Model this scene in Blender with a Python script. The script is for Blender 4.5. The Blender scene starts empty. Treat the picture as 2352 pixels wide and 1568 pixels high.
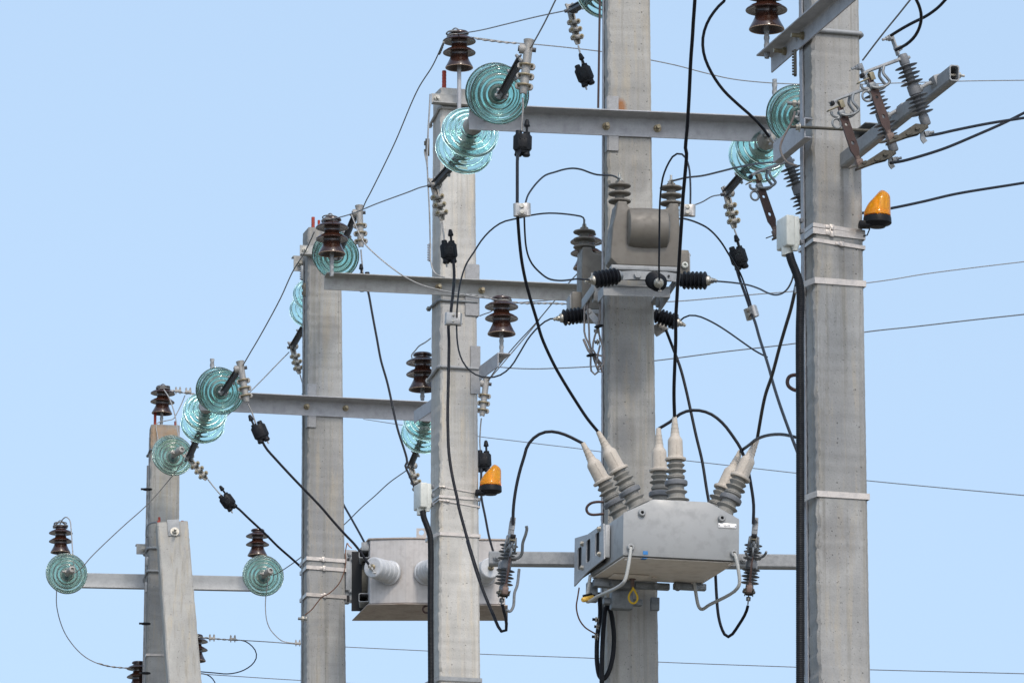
import bpy, bmesh, math, random
from mathutils import Vector as V, Matrix, Quaternion
random.seed(7)
sc = bpy.context.scene
C = sc.collection

# ------------------------------------------------------------------ camera, sky, sun, exposure
FPX, CU, CV = 13782.0, 1176.0, 784.0          # focal length and centre, in units of a 2352 x 1568 picture
PITCH = math.radians(13.5)
CAM = V((0, 0, 1.6))
cd = bpy.data.cameras.new('camera'); cam = bpy.data.objects.new('camera', cd); C.objects.link(cam)
cam.location = CAM; cam.rotation_euler = (math.pi / 2 + PITCH, 0, 0)
cd.sensor_width = 36; cd.sensor_fit = 'HORIZONTAL'; cd.lens = 36 * FPX / 2352
cd.clip_start = 0.5; cd.clip_end = 20000
sc.camera = cam

SUN_DIR = V((0.20, -0.68, 0.70)).normalized()   # towards the sun
w = bpy.data.worlds.new('World'); sc.world = w; w.use_nodes = True
nt = w.node_tree; bg = nt.nodes['Background']
sky = nt.nodes.new('ShaderNodeTexSky'); sky.sky_type = 'NISHITA'; sky.sun_disc = False
sky.sun_elevation = math.asin(SUN_DIR.z); sky.sun_rotation = math.atan2(SUN_DIR.x, SUN_DIR.y)
sky.air_density = 1.0; sky.dust_density = 2.0; sky.ozone_density = 1.0; sky.altitude = 100
hsv = nt.nodes.new('ShaderNodeHueSaturation'); hsv.inputs['Saturation'].default_value = 0.80; hsv.inputs['Hue'].default_value = 0.490
tc = nt.nodes.new('ShaderNodeTexCoord'); sx = nt.nodes.new('ShaderNodeSeparateXYZ'); cx = nt.nodes.new('ShaderNodeCombineXYZ'); mm = nt.nodes.new('ShaderNodeMath'); mm.operation = 'MULTIPLY_ADD'
nt.links.new(tc.outputs['Generated'], sx.inputs[0]); nt.links.new(sx.outputs[0], cx.inputs[0]); nt.links.new(sx.outputs[1], cx.inputs[1]); nt.links.new(sx.outputs[2], mm.inputs[0]); nt.links.new(mm.outputs[0], cx.inputs[2])
mm.inputs[1].default_value = 0.30; mm.inputs[2].default_value = 0.27     # hazy air: an even sky right down to the horizon
nt.links.new(cx.outputs[0], sky.inputs['Vector'])
nt.links.new(sky.outputs[0], hsv.inputs['Color']); nt.links.new(hsv.outputs[0], bg.inputs['Color'])
bg.inputs['Strength'].default_value = 0.15
sd = bpy.data.lights.new('sun', 'SUN'); sd.energy = 1.1; sd.angle = math.radians(10); sd.color = (1, .90, .78)
so = bpy.data.objects.new('sun', sd); C.objects.link(so)
so.rotation_euler = SUN_DIR.to_track_quat('Z', 'Y').to_euler(); so.location = (5, -5, 30)
sc.view_settings.view_transform = 'Standard'; sc.view_settings.look = 'None'
sc.view_settings.exposure = 0.675; sc.view_settings.gamma = 1.0
sc.cycles.max_bounces = 14; sc.cycles.transmission_bounces = 14; sc.cycles.glossy_bounces = 4; sc.cycles.transparent_max_bounces = 12

# ------------------------------------------------------------------ survey: bearings to metres
cp, sp = math.cos(PITCH), math.sin(PITCH)
FWD, UPV, RGT = V((0, cp, sp)), V((0, -sp, cp)), V((1, 0, 0))
def P(u, v, Y):
    d = FWD * FPX + RGT * (u - CU) + UPV * (CV - v)
    return CAM + d * (Y / d.y)
def proj(p):
    q = p - CAM; z = q.dot(FWD)
    return CU + FPX * q.dot(RGT) / z, CV - FPX * q.dot(UPV) / z
def ppm(p): return FPX / (p - CAM).dot(FWD)
ZM = {'D': (0, 0, 1), 'Z1': (964.7, 0, .24605), 'Z2': (1332.2, 0, .2461), 'Z3': (1800.75, 0, .2461), 'Z4': (964.7, 349.1, .24605),
      'Z5': (1286.25, 349.1, .2461), 'Z6': (1653.75, 349.1, .2461), 'Y1': (643.1, 441, .24605), 'Y2': (321.6, 780.9, .24605),
      'Y3': (73.5, 1102.5, .297), 'Y4': (551.25, 1056.6, .26363), 'Y5': (918.75, 689.1, .29297), 'Y6': (1056.6, 1056.6, .32646),
      'Y7': (1286.25, 918.75, .29297), 'Y8': (1286.25, 1240.3, .21484), 'W2': (1286.25, 661.5, .1407), 'W3': (1470, 643.1, .26363),
      'W4': (1699.7, 91.9, .2462), 'W5': (753.4, 1222, .1348), 'W8': (312.4, 918.75, .11715)}
def q(z, x, y):
    a = ZM[z]; return a[0] + x * a[2], a[1] + y * a[2]
def Q(z, x, y, Y): return P(*q(z, x, y), Y)
def path(s):
    """'Z4 905,0,26 905,450 Y5 ...' -> world points; a missing distance is interpolated along the run."""
    z = 'D'; pts = []
    for tok in s.split():
        if tok[0].isalpha(): z = tok; continue
        a = [float(t) for t in tok.split(',')]
        u, v = q(z, a[0], a[1]); pts.append([u, v, a[2] if len(a) > 2 else None])
    L = [0]
    for a, b in zip(pts, pts[1:]): L.append(L[-1] + math.hypot(b[0] - a[0], b[1] - a[1]) + 1e-6)
    kn = [i for i, p in enumerate(pts) if p[2] is not None]
    for i, p in enumerate(pts):
        if p[2] is None:
            lo = max([k for k in kn if k < i], default=kn[0]); hi = min([k for k in kn if k > i], default=kn[-1])
            p[2] = pts[lo][2] if lo == hi else pts[lo][2] + (pts[hi][2] - pts[lo][2]) * (L[i] - L[lo]) / (L[hi] - L[lo])
    return [P(*p) for p in pts]
def smooth(pts, n=10):
    if len(pts) < 3: 
        return [pts[0].lerp(pts[1], i / n) for i in range(n + 1)]
    out = []; e = [pts[0] * 2 - pts[1]] + pts + [pts[-1] * 2 - pts[-2]]
    for i in range(1, len(e) - 2):
        p0, p1, p2, p3 = e[i - 1], e[i], e[i + 1], e[i + 2]
        t01, t12, t23 = [max((b - a).length, 1e-6) ** .5 for a, b in ((p0, p1), (p1, p2), (p2, p3))]
        m1 = (p2 - p1) + ((p1 - p0) / t01 - (p2 - p0) / (t01 + t12)) * t12
        m2 = (p2 - p1) + ((p3 - p2) / t23 - (p3 - p1) / (t12 + t23)) * t12
        for k in range(n):
            t = k / n; t2, t3 = t * t, t * t * t
            out.append(p1 * (2*t3 - 3*t2 + 1) + m1 * (t3 - 2*t2 + t) + p2 * (-2*t3 + 3*t2) + m2 * (t3 - t2))
    out.append(pts[-1]); return out
def resample(pts, step):
    out = [pts[0]]; acc = 0
    for a, b in zip(pts, pts[1:]):
        L = (b - a).length; d = step - acc
        while d <= L:
            out.append(a.lerp(b, d / L)); d += step
        acc = L - (d - step)
    if (out[-1] - pts[-1]).length > 1e-4: out.append(pts[-1])
    return out

# ------------------------------------------------------------------ materials
def mat(name, col, rough=.5, metal=0, **kw):
    m = bpy.data.materials.new(name); m.use_nodes = True
    b = m.node_tree.nodes['Principled BSDF']
    b.inputs['Base Color'].default_value = (*col, 1); b.inputs['Roughness'].default_value = rough; b.inputs['Metallic'].default_value = metal
    for k, v in kw.items(): b.inputs[k.replace('_', ' ')].default_value = v
    return m
class NT:
    def __init__(s, m): s.t = m.node_tree; s.b = s.t.nodes['Principled BSDF']; s.co = s.t.nodes.new('ShaderNodeTexCoord').outputs['Object']
    def link(s, a, b): s.t.links.new(a, b)
    def mapping(s, sc_, loc=(0, 0, 0)):
        n = s.t.nodes.new('ShaderNodeMapping'); n.inputs['Scale'].default_value = sc_; n.inputs['Location'].default_value = loc
        s.link(s.co, n.inputs[0]); return n.outputs[0]
    def noise(s, scale, vec=None, detail=4, rough=.55):
        n = s.t.nodes.new('ShaderNodeTexNoise'); n.inputs['Scale'].default_value = scale; n.inputs['Detail'].default_value = detail
        n.inputs['Roughness'].default_value = rough; s.link(vec or s.co, n.inputs['Vector']); return n.outputs['Fac']
    def voro(s, scale, vec=None):
        n = s.t.nodes.new('ShaderNodeTexVoronoi'); n.inputs['Scale'].default_value = scale; s.link(vec or s.co, n.inputs['Vector']); return n.outputs['Distance'], n.outputs['Color']
    def ramp(s, fac, stops):
        n = s.t.nodes.new('ShaderNodeValToRGB'); e = n.color_ramp.elements
        while len(e) < len(stops): e.new(.5)
        for x, (p, c) in zip(e, stops): x.position = p; x.color = (*c, 1) if isinstance(c, tuple) else (c, c, c, 1)
        s.link(fac, n.inputs[0]); return n.outputs[0]
    def mix(s, a, b, fac, mode='MIX'):
        n = s.t.nodes.new('ShaderNodeMix'); n.data_type = 'RGBA'; n.blend_type = mode
        for sock, val in ((n.inputs[0], fac), (n.inputs[6], a), (n.inputs[7], b)):
            if hasattr(val, 'is_output'): s.link(val, sock)
            elif isinstance(val, tuple): sock.default_value = (*val, 1)
            else: sock.default_value = val
        return n.outputs[2]
    def math(s, op, a, b=0.0):
        n = s.t.nodes.new('ShaderNodeMath'); n.operation = op
        for sock, val in ((n.inputs[0], a), (n.inputs[1], b)):
            if hasattr(val, 'is_output'): s.link(val, sock)
            else: sock.default_value = val
        return n.outputs[0]
    def bump(s, h, strength=.3, dist=.005):
        n = s.t.nodes.new('ShaderNodeBump'); n.inputs['Strength'].default_value = strength; n.inputs['Distance'].default_value = dist
        s.link(h, n.inputs['Height']); s.link(n.outputs[0], s.b.inputs['Normal'])
    def color(s, c): s.link(c, s.b.inputs['Base Color'])
    def rough(s, c): s.link(c, s.b.inputs['Roughness'])

def dull(m, lvl=.25): m.node_tree.nodes['Principled BSDF'].inputs['Specular IOR Level'].default_value = lvl; return m
def concrete(name, base, seed, rusts=(), rustc=(.26, .10, .025), rk=1.0, stains=()):
    m = mat(name, base, .92); n = NT(m)
    off = (seed * 3.7, seed * 1.3, seed * 2.1)
    big = n.noise(3.2, n.mapping((1, 1, .55), off), 5, .6)
    mid = n.noise(14, n.mapping((1, 1, .6), off), 5, .65)
    fine = n.noise(150, n.mapping((1, 1, 1), off), 3, .7)
    streak = n.noise(9, n.mapping((4, 4, .25), off), 4, .6)
    bands = n.noise(5, n.mapping((.15, .15, 7), off), 4, .65)
    b = base
    huge = n.noise(1.1, n.mapping((1.6, 1.6, .8), off), 6, .62)
    c = n.mix(tuple(x * .80 for x in b), tuple(x * 1.14 for x in b), n.ramp(big, [(.36, 0.), (.64, 1.)]))
    c = n.mix(c, (b[0] * .76, b[1] * .77, b[2] * .80), n.ramp(huge, [(.50, 0.), (.60, .75)]))
    c = n.mix(c, tuple(x * .8 for x in b), n.ramp(mid, [(.5, 0.), (.75, .55)]))
    c = n.mix(c, (b[0] * 1.12, b[1] * 1.01, b[2] * .84), n.ramp(streak, [(.5, 0.), (.70, .75)]))
    c = n.mix(c, tuple(x * .82 for x in b), n.ramp(bands, [(.52, 0.), (.75, .45)]))
    run = n.noise(1, n.mapping((34, 34, .7), off), 4, .6)
    c = n.mix(c, (b[0] * .72, b[1] * .70, b[2] * .66), n.ramp(run, [(.53, 0.), (.68, .85)]))
    c = n.mix(c, (.82, .82, .82), n.ramp(fine, [(.35, .55), (.55, 0.)]), 'MULTIPLY')
    dist, colr = n.voro(38, n.mapping((1, 1, 1), off))
    pore = n.math('MULTIPLY', n.ramp(dist, [(.09, 1.), (.15, 0.)]), n.ramp(colr, [(.62, 0.), (.66, .9)]))
    d2, c2 = n.voro(95, n.mapping((1, 1, .8), off))
    pore2 = n.math('MULTIPLY', n.ramp(d2, [(.12, 1.), (.2, 0.)]), n.ramp(c2, [(.60, 0.), (.64, .7)]))
    c = n.mix(c, tuple(x * .33 for x in b), n.math('MAXIMUM', pore, pore2))
    for (px, py, pz, r, sz) in rusts:
        mp = n.mapping((1 / r, 1 / r, 1 / (r * sz)), (-px / r, -py / r, -pz / (r * sz)))
        g = n.t.nodes.new('ShaderNodeTexGradient'); g.gradient_type = 'SPHERICAL'; n.link(mp, g.inputs[0])
        k = n.math('MULTIPLY', n.ramp(g.outputs['Fac'], [(.05, 0.), (.6, 1.)]), n.ramp(mid, [(.3, .35), (.6, 1.)]))
        c = n.mix(c, rustc, n.math('MULTIPLY', k, rk))
    for (px, py, pz, r, sz) in stains:
        mp = n.mapping((1 / r, 1 / r, 1 / (r * sz)), (-px / r, -py / r, -pz / (r * sz)))
        g = n.t.nodes.new('ShaderNodeTexGradient'); g.gradient_type = 'SPHERICAL'; n.link(mp, g.inputs[0])
        k = n.math('MULTIPLY', n.ramp(g.outputs['Fac'], [(.1, 0.), (.45, .75)]), n.ramp(big, [(.3, .4), (.55, 1.)]))
        c = n.mix(c, (.70, .70, .71), k, 'MULTIPLY')
    n.color(c)
    h = n.math('SUBTRACT', n.math('ADD', n.math('MULTIPLY', fine, .5), mid), n.math('MULTIPLY', n.math('MAXIMUM', pore, pore2), 1.5))
    n.bump(h, .45, .004)
    return m
def weathered(name, base, dark, scale=18, rough=.55, metal=0., bump=.25, thr=(.45, .7), streaks=False, dscale=None):
    m = mat(name, base, rough, metal); n = NT(m)
    a = n.noise(scale, None, 6, .65)
    b = n.noise(scale * 6, None, 3, .6)
    c = n.mix(base, dark, n.ramp(a, [(thr[0], 0.), (thr[1], 1.)]))
    c = n.mix(c, tuple(x * .8 for x in base), n.ramp(b, [(.5, 0.), (.7, .7)]))
    if streaks:
        s = n.noise(1, n.mapping((75, 75, 1.6)), 4, .6)
        c = n.mix(c, tuple(x * .72 for x in base), n.ramp(s, [(.48, 0.), (.8, .7)]))
    n.color(c); n.rough(n.ramp(b, [(.3, max(rough - .1, .05)), (.7, min(rough + .15, 1))]))
    n.bump(n.math('ADD', a, n.math('MULTIPLY', b, .4)), bump, .003)
    return m
M = {}
M['steel_paint'] = weathered('light_grey_paint_on_steel', (.37, .375, .39), (.27, .275, .29), 22, .55, .0, .35)
M['steel_dull'] = weathered('dull_grey_weathered_steel', (.36, .36, .345), (.27, .265, .25), 25, .7, .05, .2)
M['galv'] = weathered('galvanised_steel', (.285, .295, .30), (.20, .21, .215), 35, .55, .05, .1)
M['plate_grey'] = weathered('pale_zinc_plate', (.38, .39, .395), (.31, .32, .325), 20, .5, .1, .05)
M['plate_paint'] = weathered('mottled_plate_paint', (.29, .292, .295), (.215, .215, .21), 30, .6, 0, .3)
M['galv_dark'] = weathered('dark_galvanised_steel', (.21, .225, .235), (.14, .15, .155), 30, .5, .5, .1)
M['dark_steel'] = weathered('blackened_steel', (.075, .078, .085), (.04, .04, .045), 40, .55, .3, .2)
M['hollow_shade'] = mat('dark_hollow', (.012, .012, .013), .8)  # flat black standing in for the shade inside holes, slots and gaps
M['bolt'] = weathered('zinc_bolt', (.42, .41, .37), (.25, .22, .16), 60, .4, .7, .1)
M['brass_bolt'] = weathered('yellow_zinc_bolt', (.30, .26, .17), (.17, .12, .07), 60, .45, .5, .1)
M['alu_cast'] = weathered('cast_aluminium', (.36, .345, .32), (.25, .235, .21), 50, .6, .35, .15)
M['alu'] = weathered('bright_aluminium', (.44, .43, .41), (.32, .305, .29), 60, .38, .5, .1)
M['strap'] = weathered('stainless_band', (.50, .455, .41), (.36, .335, .315), 30, .36, .45, .05)
M['porcelain'] = weathered('brown_glazed_porcelain', (.036, .0135, .008), (.022, .009, .006), 14, .2, 0, .03)
M['porcelain'].node_tree.nodes['Principled BSDF'].inputs['Coat Weight'].default_value = .35
M['bisque'] = mat('unglazed_porcelain_rim', (.40, .29, .21), .8)
def glass(name, col, dens):
    m = mat(name, (1, 1, 1), .02, 0, Transmission_Weight=.975 if 'teal' in name else .95, IOR=1.48)
    b = m.node_tree.nodes['Principled BSDF']; b.inputs['Base Color'].default_value = (*col, 1)
    return m
M['glass'] = glass('teal_toughened_glass', (.66, .93, .87), 0)
M['glass_old'] = glass('dusty_green_glass', (.63, .83, .75), 0)
for k in ('glass', 'glass_old'):
    n_ = NT(M[k]); n_.rough(n_.ramp(n_.noise(30, None, 4), [(.4, .03 if k == 'glass' else .10), (.7, .06 if k == 'glass' else .20)]))
    n_.bump(n_.noise(25, None, 1), .012, .003)
M['cement'] = mat('cement_fill', (.035, .075, .068), .7)
M['black'] = weathered('black_polyethylene', (.011, .012, .014), (.021, .022, .025), 30, .42, 0, .05)
M['cable'] = weathered('black_cable_sheath', (.013, .014, .018), (.022, .023, .027), 25, .38, 0, .03)
M['cable_thin'] = mat('slate_black_cable_sheath', (.022, .027, .035), .38)
M['silicone'] = weathered('black_silicone', (.009, .010, .013), (.016, .018, .022), 30, .45, 0, .03)
for k in ('black', 'cable', 'cable_thin', 'silicone'): dull(M[k], .14)
M['wire'] = weathered('stranded_aluminium_wire', (.24, .235, .225), (.13, .125, .12), 40, .55, .4, .1)
M['wire_pale'] = weathered('pale_aluminium_wire', (.34, .335, .325), (.2, .2, .19), 40, .5, .35, .1)
M['epoxy'] = weathered('brown_grey_epoxy', (.148, .134, .112), (.108, .096, .08), 6, .5, 0, .05, (.4, .75))
M['epoxy_dark'] = weathered('dusty_dark_epoxy', (.155, .141, .12), (.11, .1, .086), 12, .6, 0, .05)
M['tank'] = weathered('pale_grey_tank_paint', (.295, .302, .30), (.275, .282, .277), 3, .42, 0, .02, (.5, .9))
M['polymer'] = weathered('grey_polymer', (.235, .225, .20), (.18, .172, .155), 22, .6, 0, .05)
M['polymer_cool'] = weathered('cool_grey_polymer', (.165, .172, .182), (.12, .126, .135), 22, .55, 0, .05)
M['boot'] = weathered('beige_rubber', (.50, .445, .375), (.44, .385, .32), 25, .6, 0, .05)
M['stainless'] = weathered('brushed_stainless', (.43, .405, .385), (.35, .33, .31), 5, .45, .3, .03, streaks=True)
M['rust_under'] = weathered('rusty_underside', (.40, .345, .30), (.28, .225, .185), 8, .65, .3, .1)
M['pale_porcelain'] = weathered('pale_grey_porcelain', (.50, .51, .52), (.42, .43, .43), 18, .35, 0, .03)
M['box_plastic'] = weathered('off_white_plastic', (.56, .57, .52), (.50, .51, .46), 10, .4, 0, .02)
M['copper'] = weathered('oxidised_copper_bar', (.062, .036, .031), (.04, .024, .021), 40, .55, .35, .08)
M['copper_pink'] = weathered('dull_copper_block', (.17, .12, .10), (.1, .07, .058), 40, .6, .35, .1)
M['olive'] = weathered('olive_passivated_steel', (.072, .066, .05), (.04, .036, .027), 40, .55, .3, .1)
M['brass'] = weathered('yellow_passivated_plate', (.24, .21, .14), (.16, .14, .09), 40, .5, .3, .1)
M['copper_wire'] = mat('bare_copper_wire', (.22, .115, .075), .45, .5)
M['grey_wire'] = weathered('dusty_grey_lead', (.20, .185, .175), (.17, .13, .115), 25, .6, 0, .03)
M['red'] = weathered('red_oxide_primer', (.33, .045, .025), (.2, .03, .02), 40, .7, 0, .1)
M['amber'] = mat('amber_lens', (.95, .40, .015), .12, 0, Transmission_Weight=.55, IOR=1.35, Subsurface_Weight=.0)
M['reflector'] = mat('lamp_reflector', (.85, .55, .12), .35, .4)
M['yellow'] = mat('yellow_rope', (.62, .40, .02), .7)
M['yellow_grip'] = weathered('yellow_grip', (.72, .45, .08), (.6, .36, .06), 30, .55, 0, .05)
M['blue'] = mat('blue_tape', (.01, .16, .42), .5)
M['plate'] = mat('silver_nameplate', (.78, .76, .73), .35, .5)
M['ink'] = mat('dark_print', (.10, .10, .10), .7)
M['handle'] = weathered('grey_painted_rod', (.42, .42, .395), (.36, .36, .33), 25, .45, 0, .03)

# ------------------------------------------------------------------ mesh collecting
class MB:
    def __init__(s): s.v = []; s.f = []
    def add(s, vs, fs, X=None):
        o = len(s.v); s.v += [(X @ V(a)) if X else V(a) for a in vs]; s.f += [tuple(o + i for i in f) for f in fs]; return s
    def box(s, c, size, X=None, bev=0, seg=2, R=None):
        bm = bmesh.new(); bmesh.ops.create_cube(bm, size=1)
        for a in bm.verts: a.co = V((a.co.x * size[0], a.co.y * size[1], a.co.z * size[2]))
        if bev: bmesh.ops.bevel(bm, geom=bm.edges[:], offset=bev, segments=seg, profile=.5, affect='EDGES', clamp_overlap=True)
        T = Matrix.Translation(c)
        if R: T = T @ R
        if X: T = X @ T
        bm.verts.index_update()
        s.add([a.co for a in bm.verts], [[x.index for x in f.verts] for f in bm.faces], T); bm.free(); return s
    def prism(s, poly, t, X=None, bev=0, seg=2):
        """poly in local x,y; extruded 0..t along local z."""
        bm = bmesh.new(); a = [bm.verts.new((x, y, 0)) for x, y in poly]; bm.faces.new(a)
        r = bmesh.ops.extrude_face_region(bm, geom=bm.faces[:]); 
        for g in r['geom']:
            if isinstance(g, bmesh.types.BMVert): g.co.z += t
        bmesh.ops.recalc_face_normals(bm, faces=bm.faces[:])
        if bev: bmesh.ops.bevel(bm, geom=bm.edges[:], offset=bev, segments=seg, profile=.5, affect='EDGES', clamp_overlap=True)
        bm.verts.index_update()
        s.add([x.co for x in bm.verts], [[x.index for x in f.verts] for f in bm.faces], X); bm.free(); return s
    def lathe(s, prof, n=28, X=None, sx=1, sy=1, closed=False):
        """prof (r, z) spun round local z; r = 0 ends make poles; closed joins last to first."""
        vs = []; rings = []
        for r, z in prof:
            if r < 1e-6: rings.append([len(vs)]); vs.append((0, 0, z))
            else:
                rings.append(list(range(len(vs), len(vs) + n)))
                vs += [(r * sx * math.cos(2*math.pi*k/n), r * sy * math.sin(2*math.pi*k/n), z) for k in range(n)]
        fs = []; prs = list(zip(rings, rings[1:])) + ([(rings[-1], rings[0])] if closed else [])
        for a, b in prs:
            for k in range(n):
                k2 = (k + 1) % n
                if len(a) == 1 and len(b) == 1: continue
                if len(a) == 1: fs.append((a[0], b[k2], b[k]))
                elif len(b) == 1: fs.append((a[k], a[k2], b[0]))
                else: fs.append((a[k], a[k2], b[k2], b[k]))
        if not closed:
            if len(rings[0]) > 1: fs.append(tuple(reversed(rings[0])))
            if len(rings[-1]) > 1: fs.append(tuple(rings[-1]))
        return s.add(vs, fs, X)
    def cyl(s, a, b, r, n=14, X=None, r2=None):
        a, b = V(a), V(b); return s.tube([a, b], r, n, X, r2=r2)
    def hexn(s, a, b, r, X=None): return s.cyl(a, b, r, 6, X)
    def tube(s, pts, r, n=8, X=None, r2=None, sect=None, rfun=None, twist=0, loop=False):
        pts = [V(p) for p in pts]; N = len(pts); vs = []; fs = []
        sect = sect or [(math.cos(2*math.pi*k/n), math.sin(2*math.pi*k/n)) for k in range(n)]; n = len(sect)
        def tan(i):
            if loop: d = pts[(i + 1) % N] - pts[i - 1]
            else: d = pts[min(i + 1, N - 1)] - pts[max(i - 1, 0)]
            return d.normalized() if d.length > 1e-9 else V((0, 0, 1))
        t = tan(0); up = V((0, 0, 1)) if abs(t.z) < .9 else V((1, 0, 0))
        nx = t.cross(up).normalized(); L = 0
        for i in range(N):
            t2 = tan(i); nx = nx - t2 * nx.dot(t2)
            nx = nx.normalized() if nx.length > 1e-6 else t2.orthogonal().normalized()
            ny = t2.cross(nx)
            if i: L += (pts[i] - pts[i - 1]).length
            rr = r if r2 is None else r + (r2 - r) * i / (N - 1)
            if rfun: rr = rfun(i, L)
            ca, sa = math.cos(twist * L), math.sin(twist * L)
            for (x, y) in sect:
                x, y = x * ca - y * sa, x * sa + y * ca
                vs.append(pts[i] + nx * (x * rr) + ny * (y * rr))
        for i in range(N if loop else N - 1):
            j = (i + 1) % N
            for k in range(n):
                k2 = (k + 1) % n; fs.append((i*n + k, i*n + k2, j*n + k2, j*n + k))
        if not loop:
            fs.append(tuple(reversed(range(n)))); fs.append(tuple(range((N - 1) * n, N * n)))
        return s.add(vs, fs, X)
    def mesh(s, name, material, sharp=38, origin=None):
        me = bpy.data.meshes.new(name)
        vs = [(a - origin) if origin else a for a in s.v]
        me.from_pydata([tuple(a) for a in vs], [], s.f)
        bm = bmesh.new(); bm.from_mesh(me); bmesh.ops.recalc_face_normals(bm, faces=bm.faces[:]); bm.to_mesh(me); bm.free()
        me.shade_smooth(); me.set_sharp_from_angle(angle=math.radians(sharp))
        if material: me.materials.append(material)
        me.update(); return me
LAY = [(math.cos(2*math.pi*k/18) * (1 - .16 * (k % 3 == 0)), math.sin(2*math.pi*k/18) * (1 - .16 * (k % 3 == 0))) for k in range(18)]  # six-strand lay
TWO = [(math.cos(2*math.pi*k/12) * (1.25 if abs(math.cos(2*math.pi*k/12)) > .4 else .55), math.sin(2*math.pi*k/12) * .62) for k in range(12)]  # two wires laid together

def tag(o, label, cat, group=None, kind=None):
    if label: o['label'] = label
    if cat: o['category'] = cat
    if group: o['group'] = group
    if kind: o['kind'] = kind
def link(o, parent=None):
    C.objects.link(o)
    if parent: o.parent = parent
    return o
def thing(name, label, cat, Mx, group=None):
    o = link(bpy.data.objects.new(name, None)); o.empty_display_size = .05
    if not isinstance(Mx, Matrix): Mx = Matrix.Translation(Mx)
    o.matrix_world = Mx; tag(o, label, cat, group); return o
def part(name, me, parent, label=None, Mx=None):
    o = link(bpy.data.objects.new(name, me), parent)
    if Mx: o.matrix_local = Mx
    if label: o['label'] = label
    return o
def solo(name, mb, m, label, cat, group=None, kind=None, origin=None, sharp=38):
    """a thing that is one mesh, given in world coordinates."""
    org = V(origin) if origin else mb.v[0].copy()
    o = link(bpy.data.objects.new(name, mb.mesh(name, m, sharp, org))); o.location = org; tag(o, label, cat, group, kind); return o
def inst(name, label, cat, Mx, proto, group=None):
    """a thing from a list of (part name, mesh, sub-parts); repeats share the mesh data."""
    r = thing(name, label, cat, Mx, group)
    for n_, me, kids in proto:
        p_ = part(n_, me, r)
        for n2, me2 in kids: part(n2, me2, p_)
    return r
def frame(o, z, yh, s=1.0):
    z = V(z).normalized(); x = V(yh).cross(z).normalized(); y = z.cross(x)
    return Matrix(((x.x*s, y.x*s, z.x*s, o.x), (x.y*s, y.y*s, z.y*s, o.y), (x.z*s, y.z*s, z.z*s, o.z), (0, 0, 0, 1)))
def yaw(o, deg, roll=0): return Matrix.Translation(o) @ Matrix.Rotation(math.radians(deg), 4, 'Z') @ Matrix.Rotation(math.radians(roll), 4, 'Y')
AWAY, TOWARD, UP = V((0, 1, 0)), V((0, -1, 0)), V((0, 0, 1))

# ------------------------------------------------------------------ ground
gm = mat('dry_sandy_earth', (.28, .24, .19), .95); n_ = NT(gm)
n_.color(n_.mix((.20, .18, .145), (.13, .12, .095), n_.ramp(n_.noise(.35, None, 6), [(.4, 0.), (.6, 1.)])))
n_.bump(n_.noise(6, None, 5), .6, .05)
g = MB(); g.add([(-900, -900, 0), (900, -900, 0), (900, 900, 0), (-900, 900, 0)], [(0, 1, 2, 3)])
o = solo('ground', g, gm, 'dry sandy ground the poles stand in', None, kind='structure', origin=(0, 0, 0))

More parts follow.
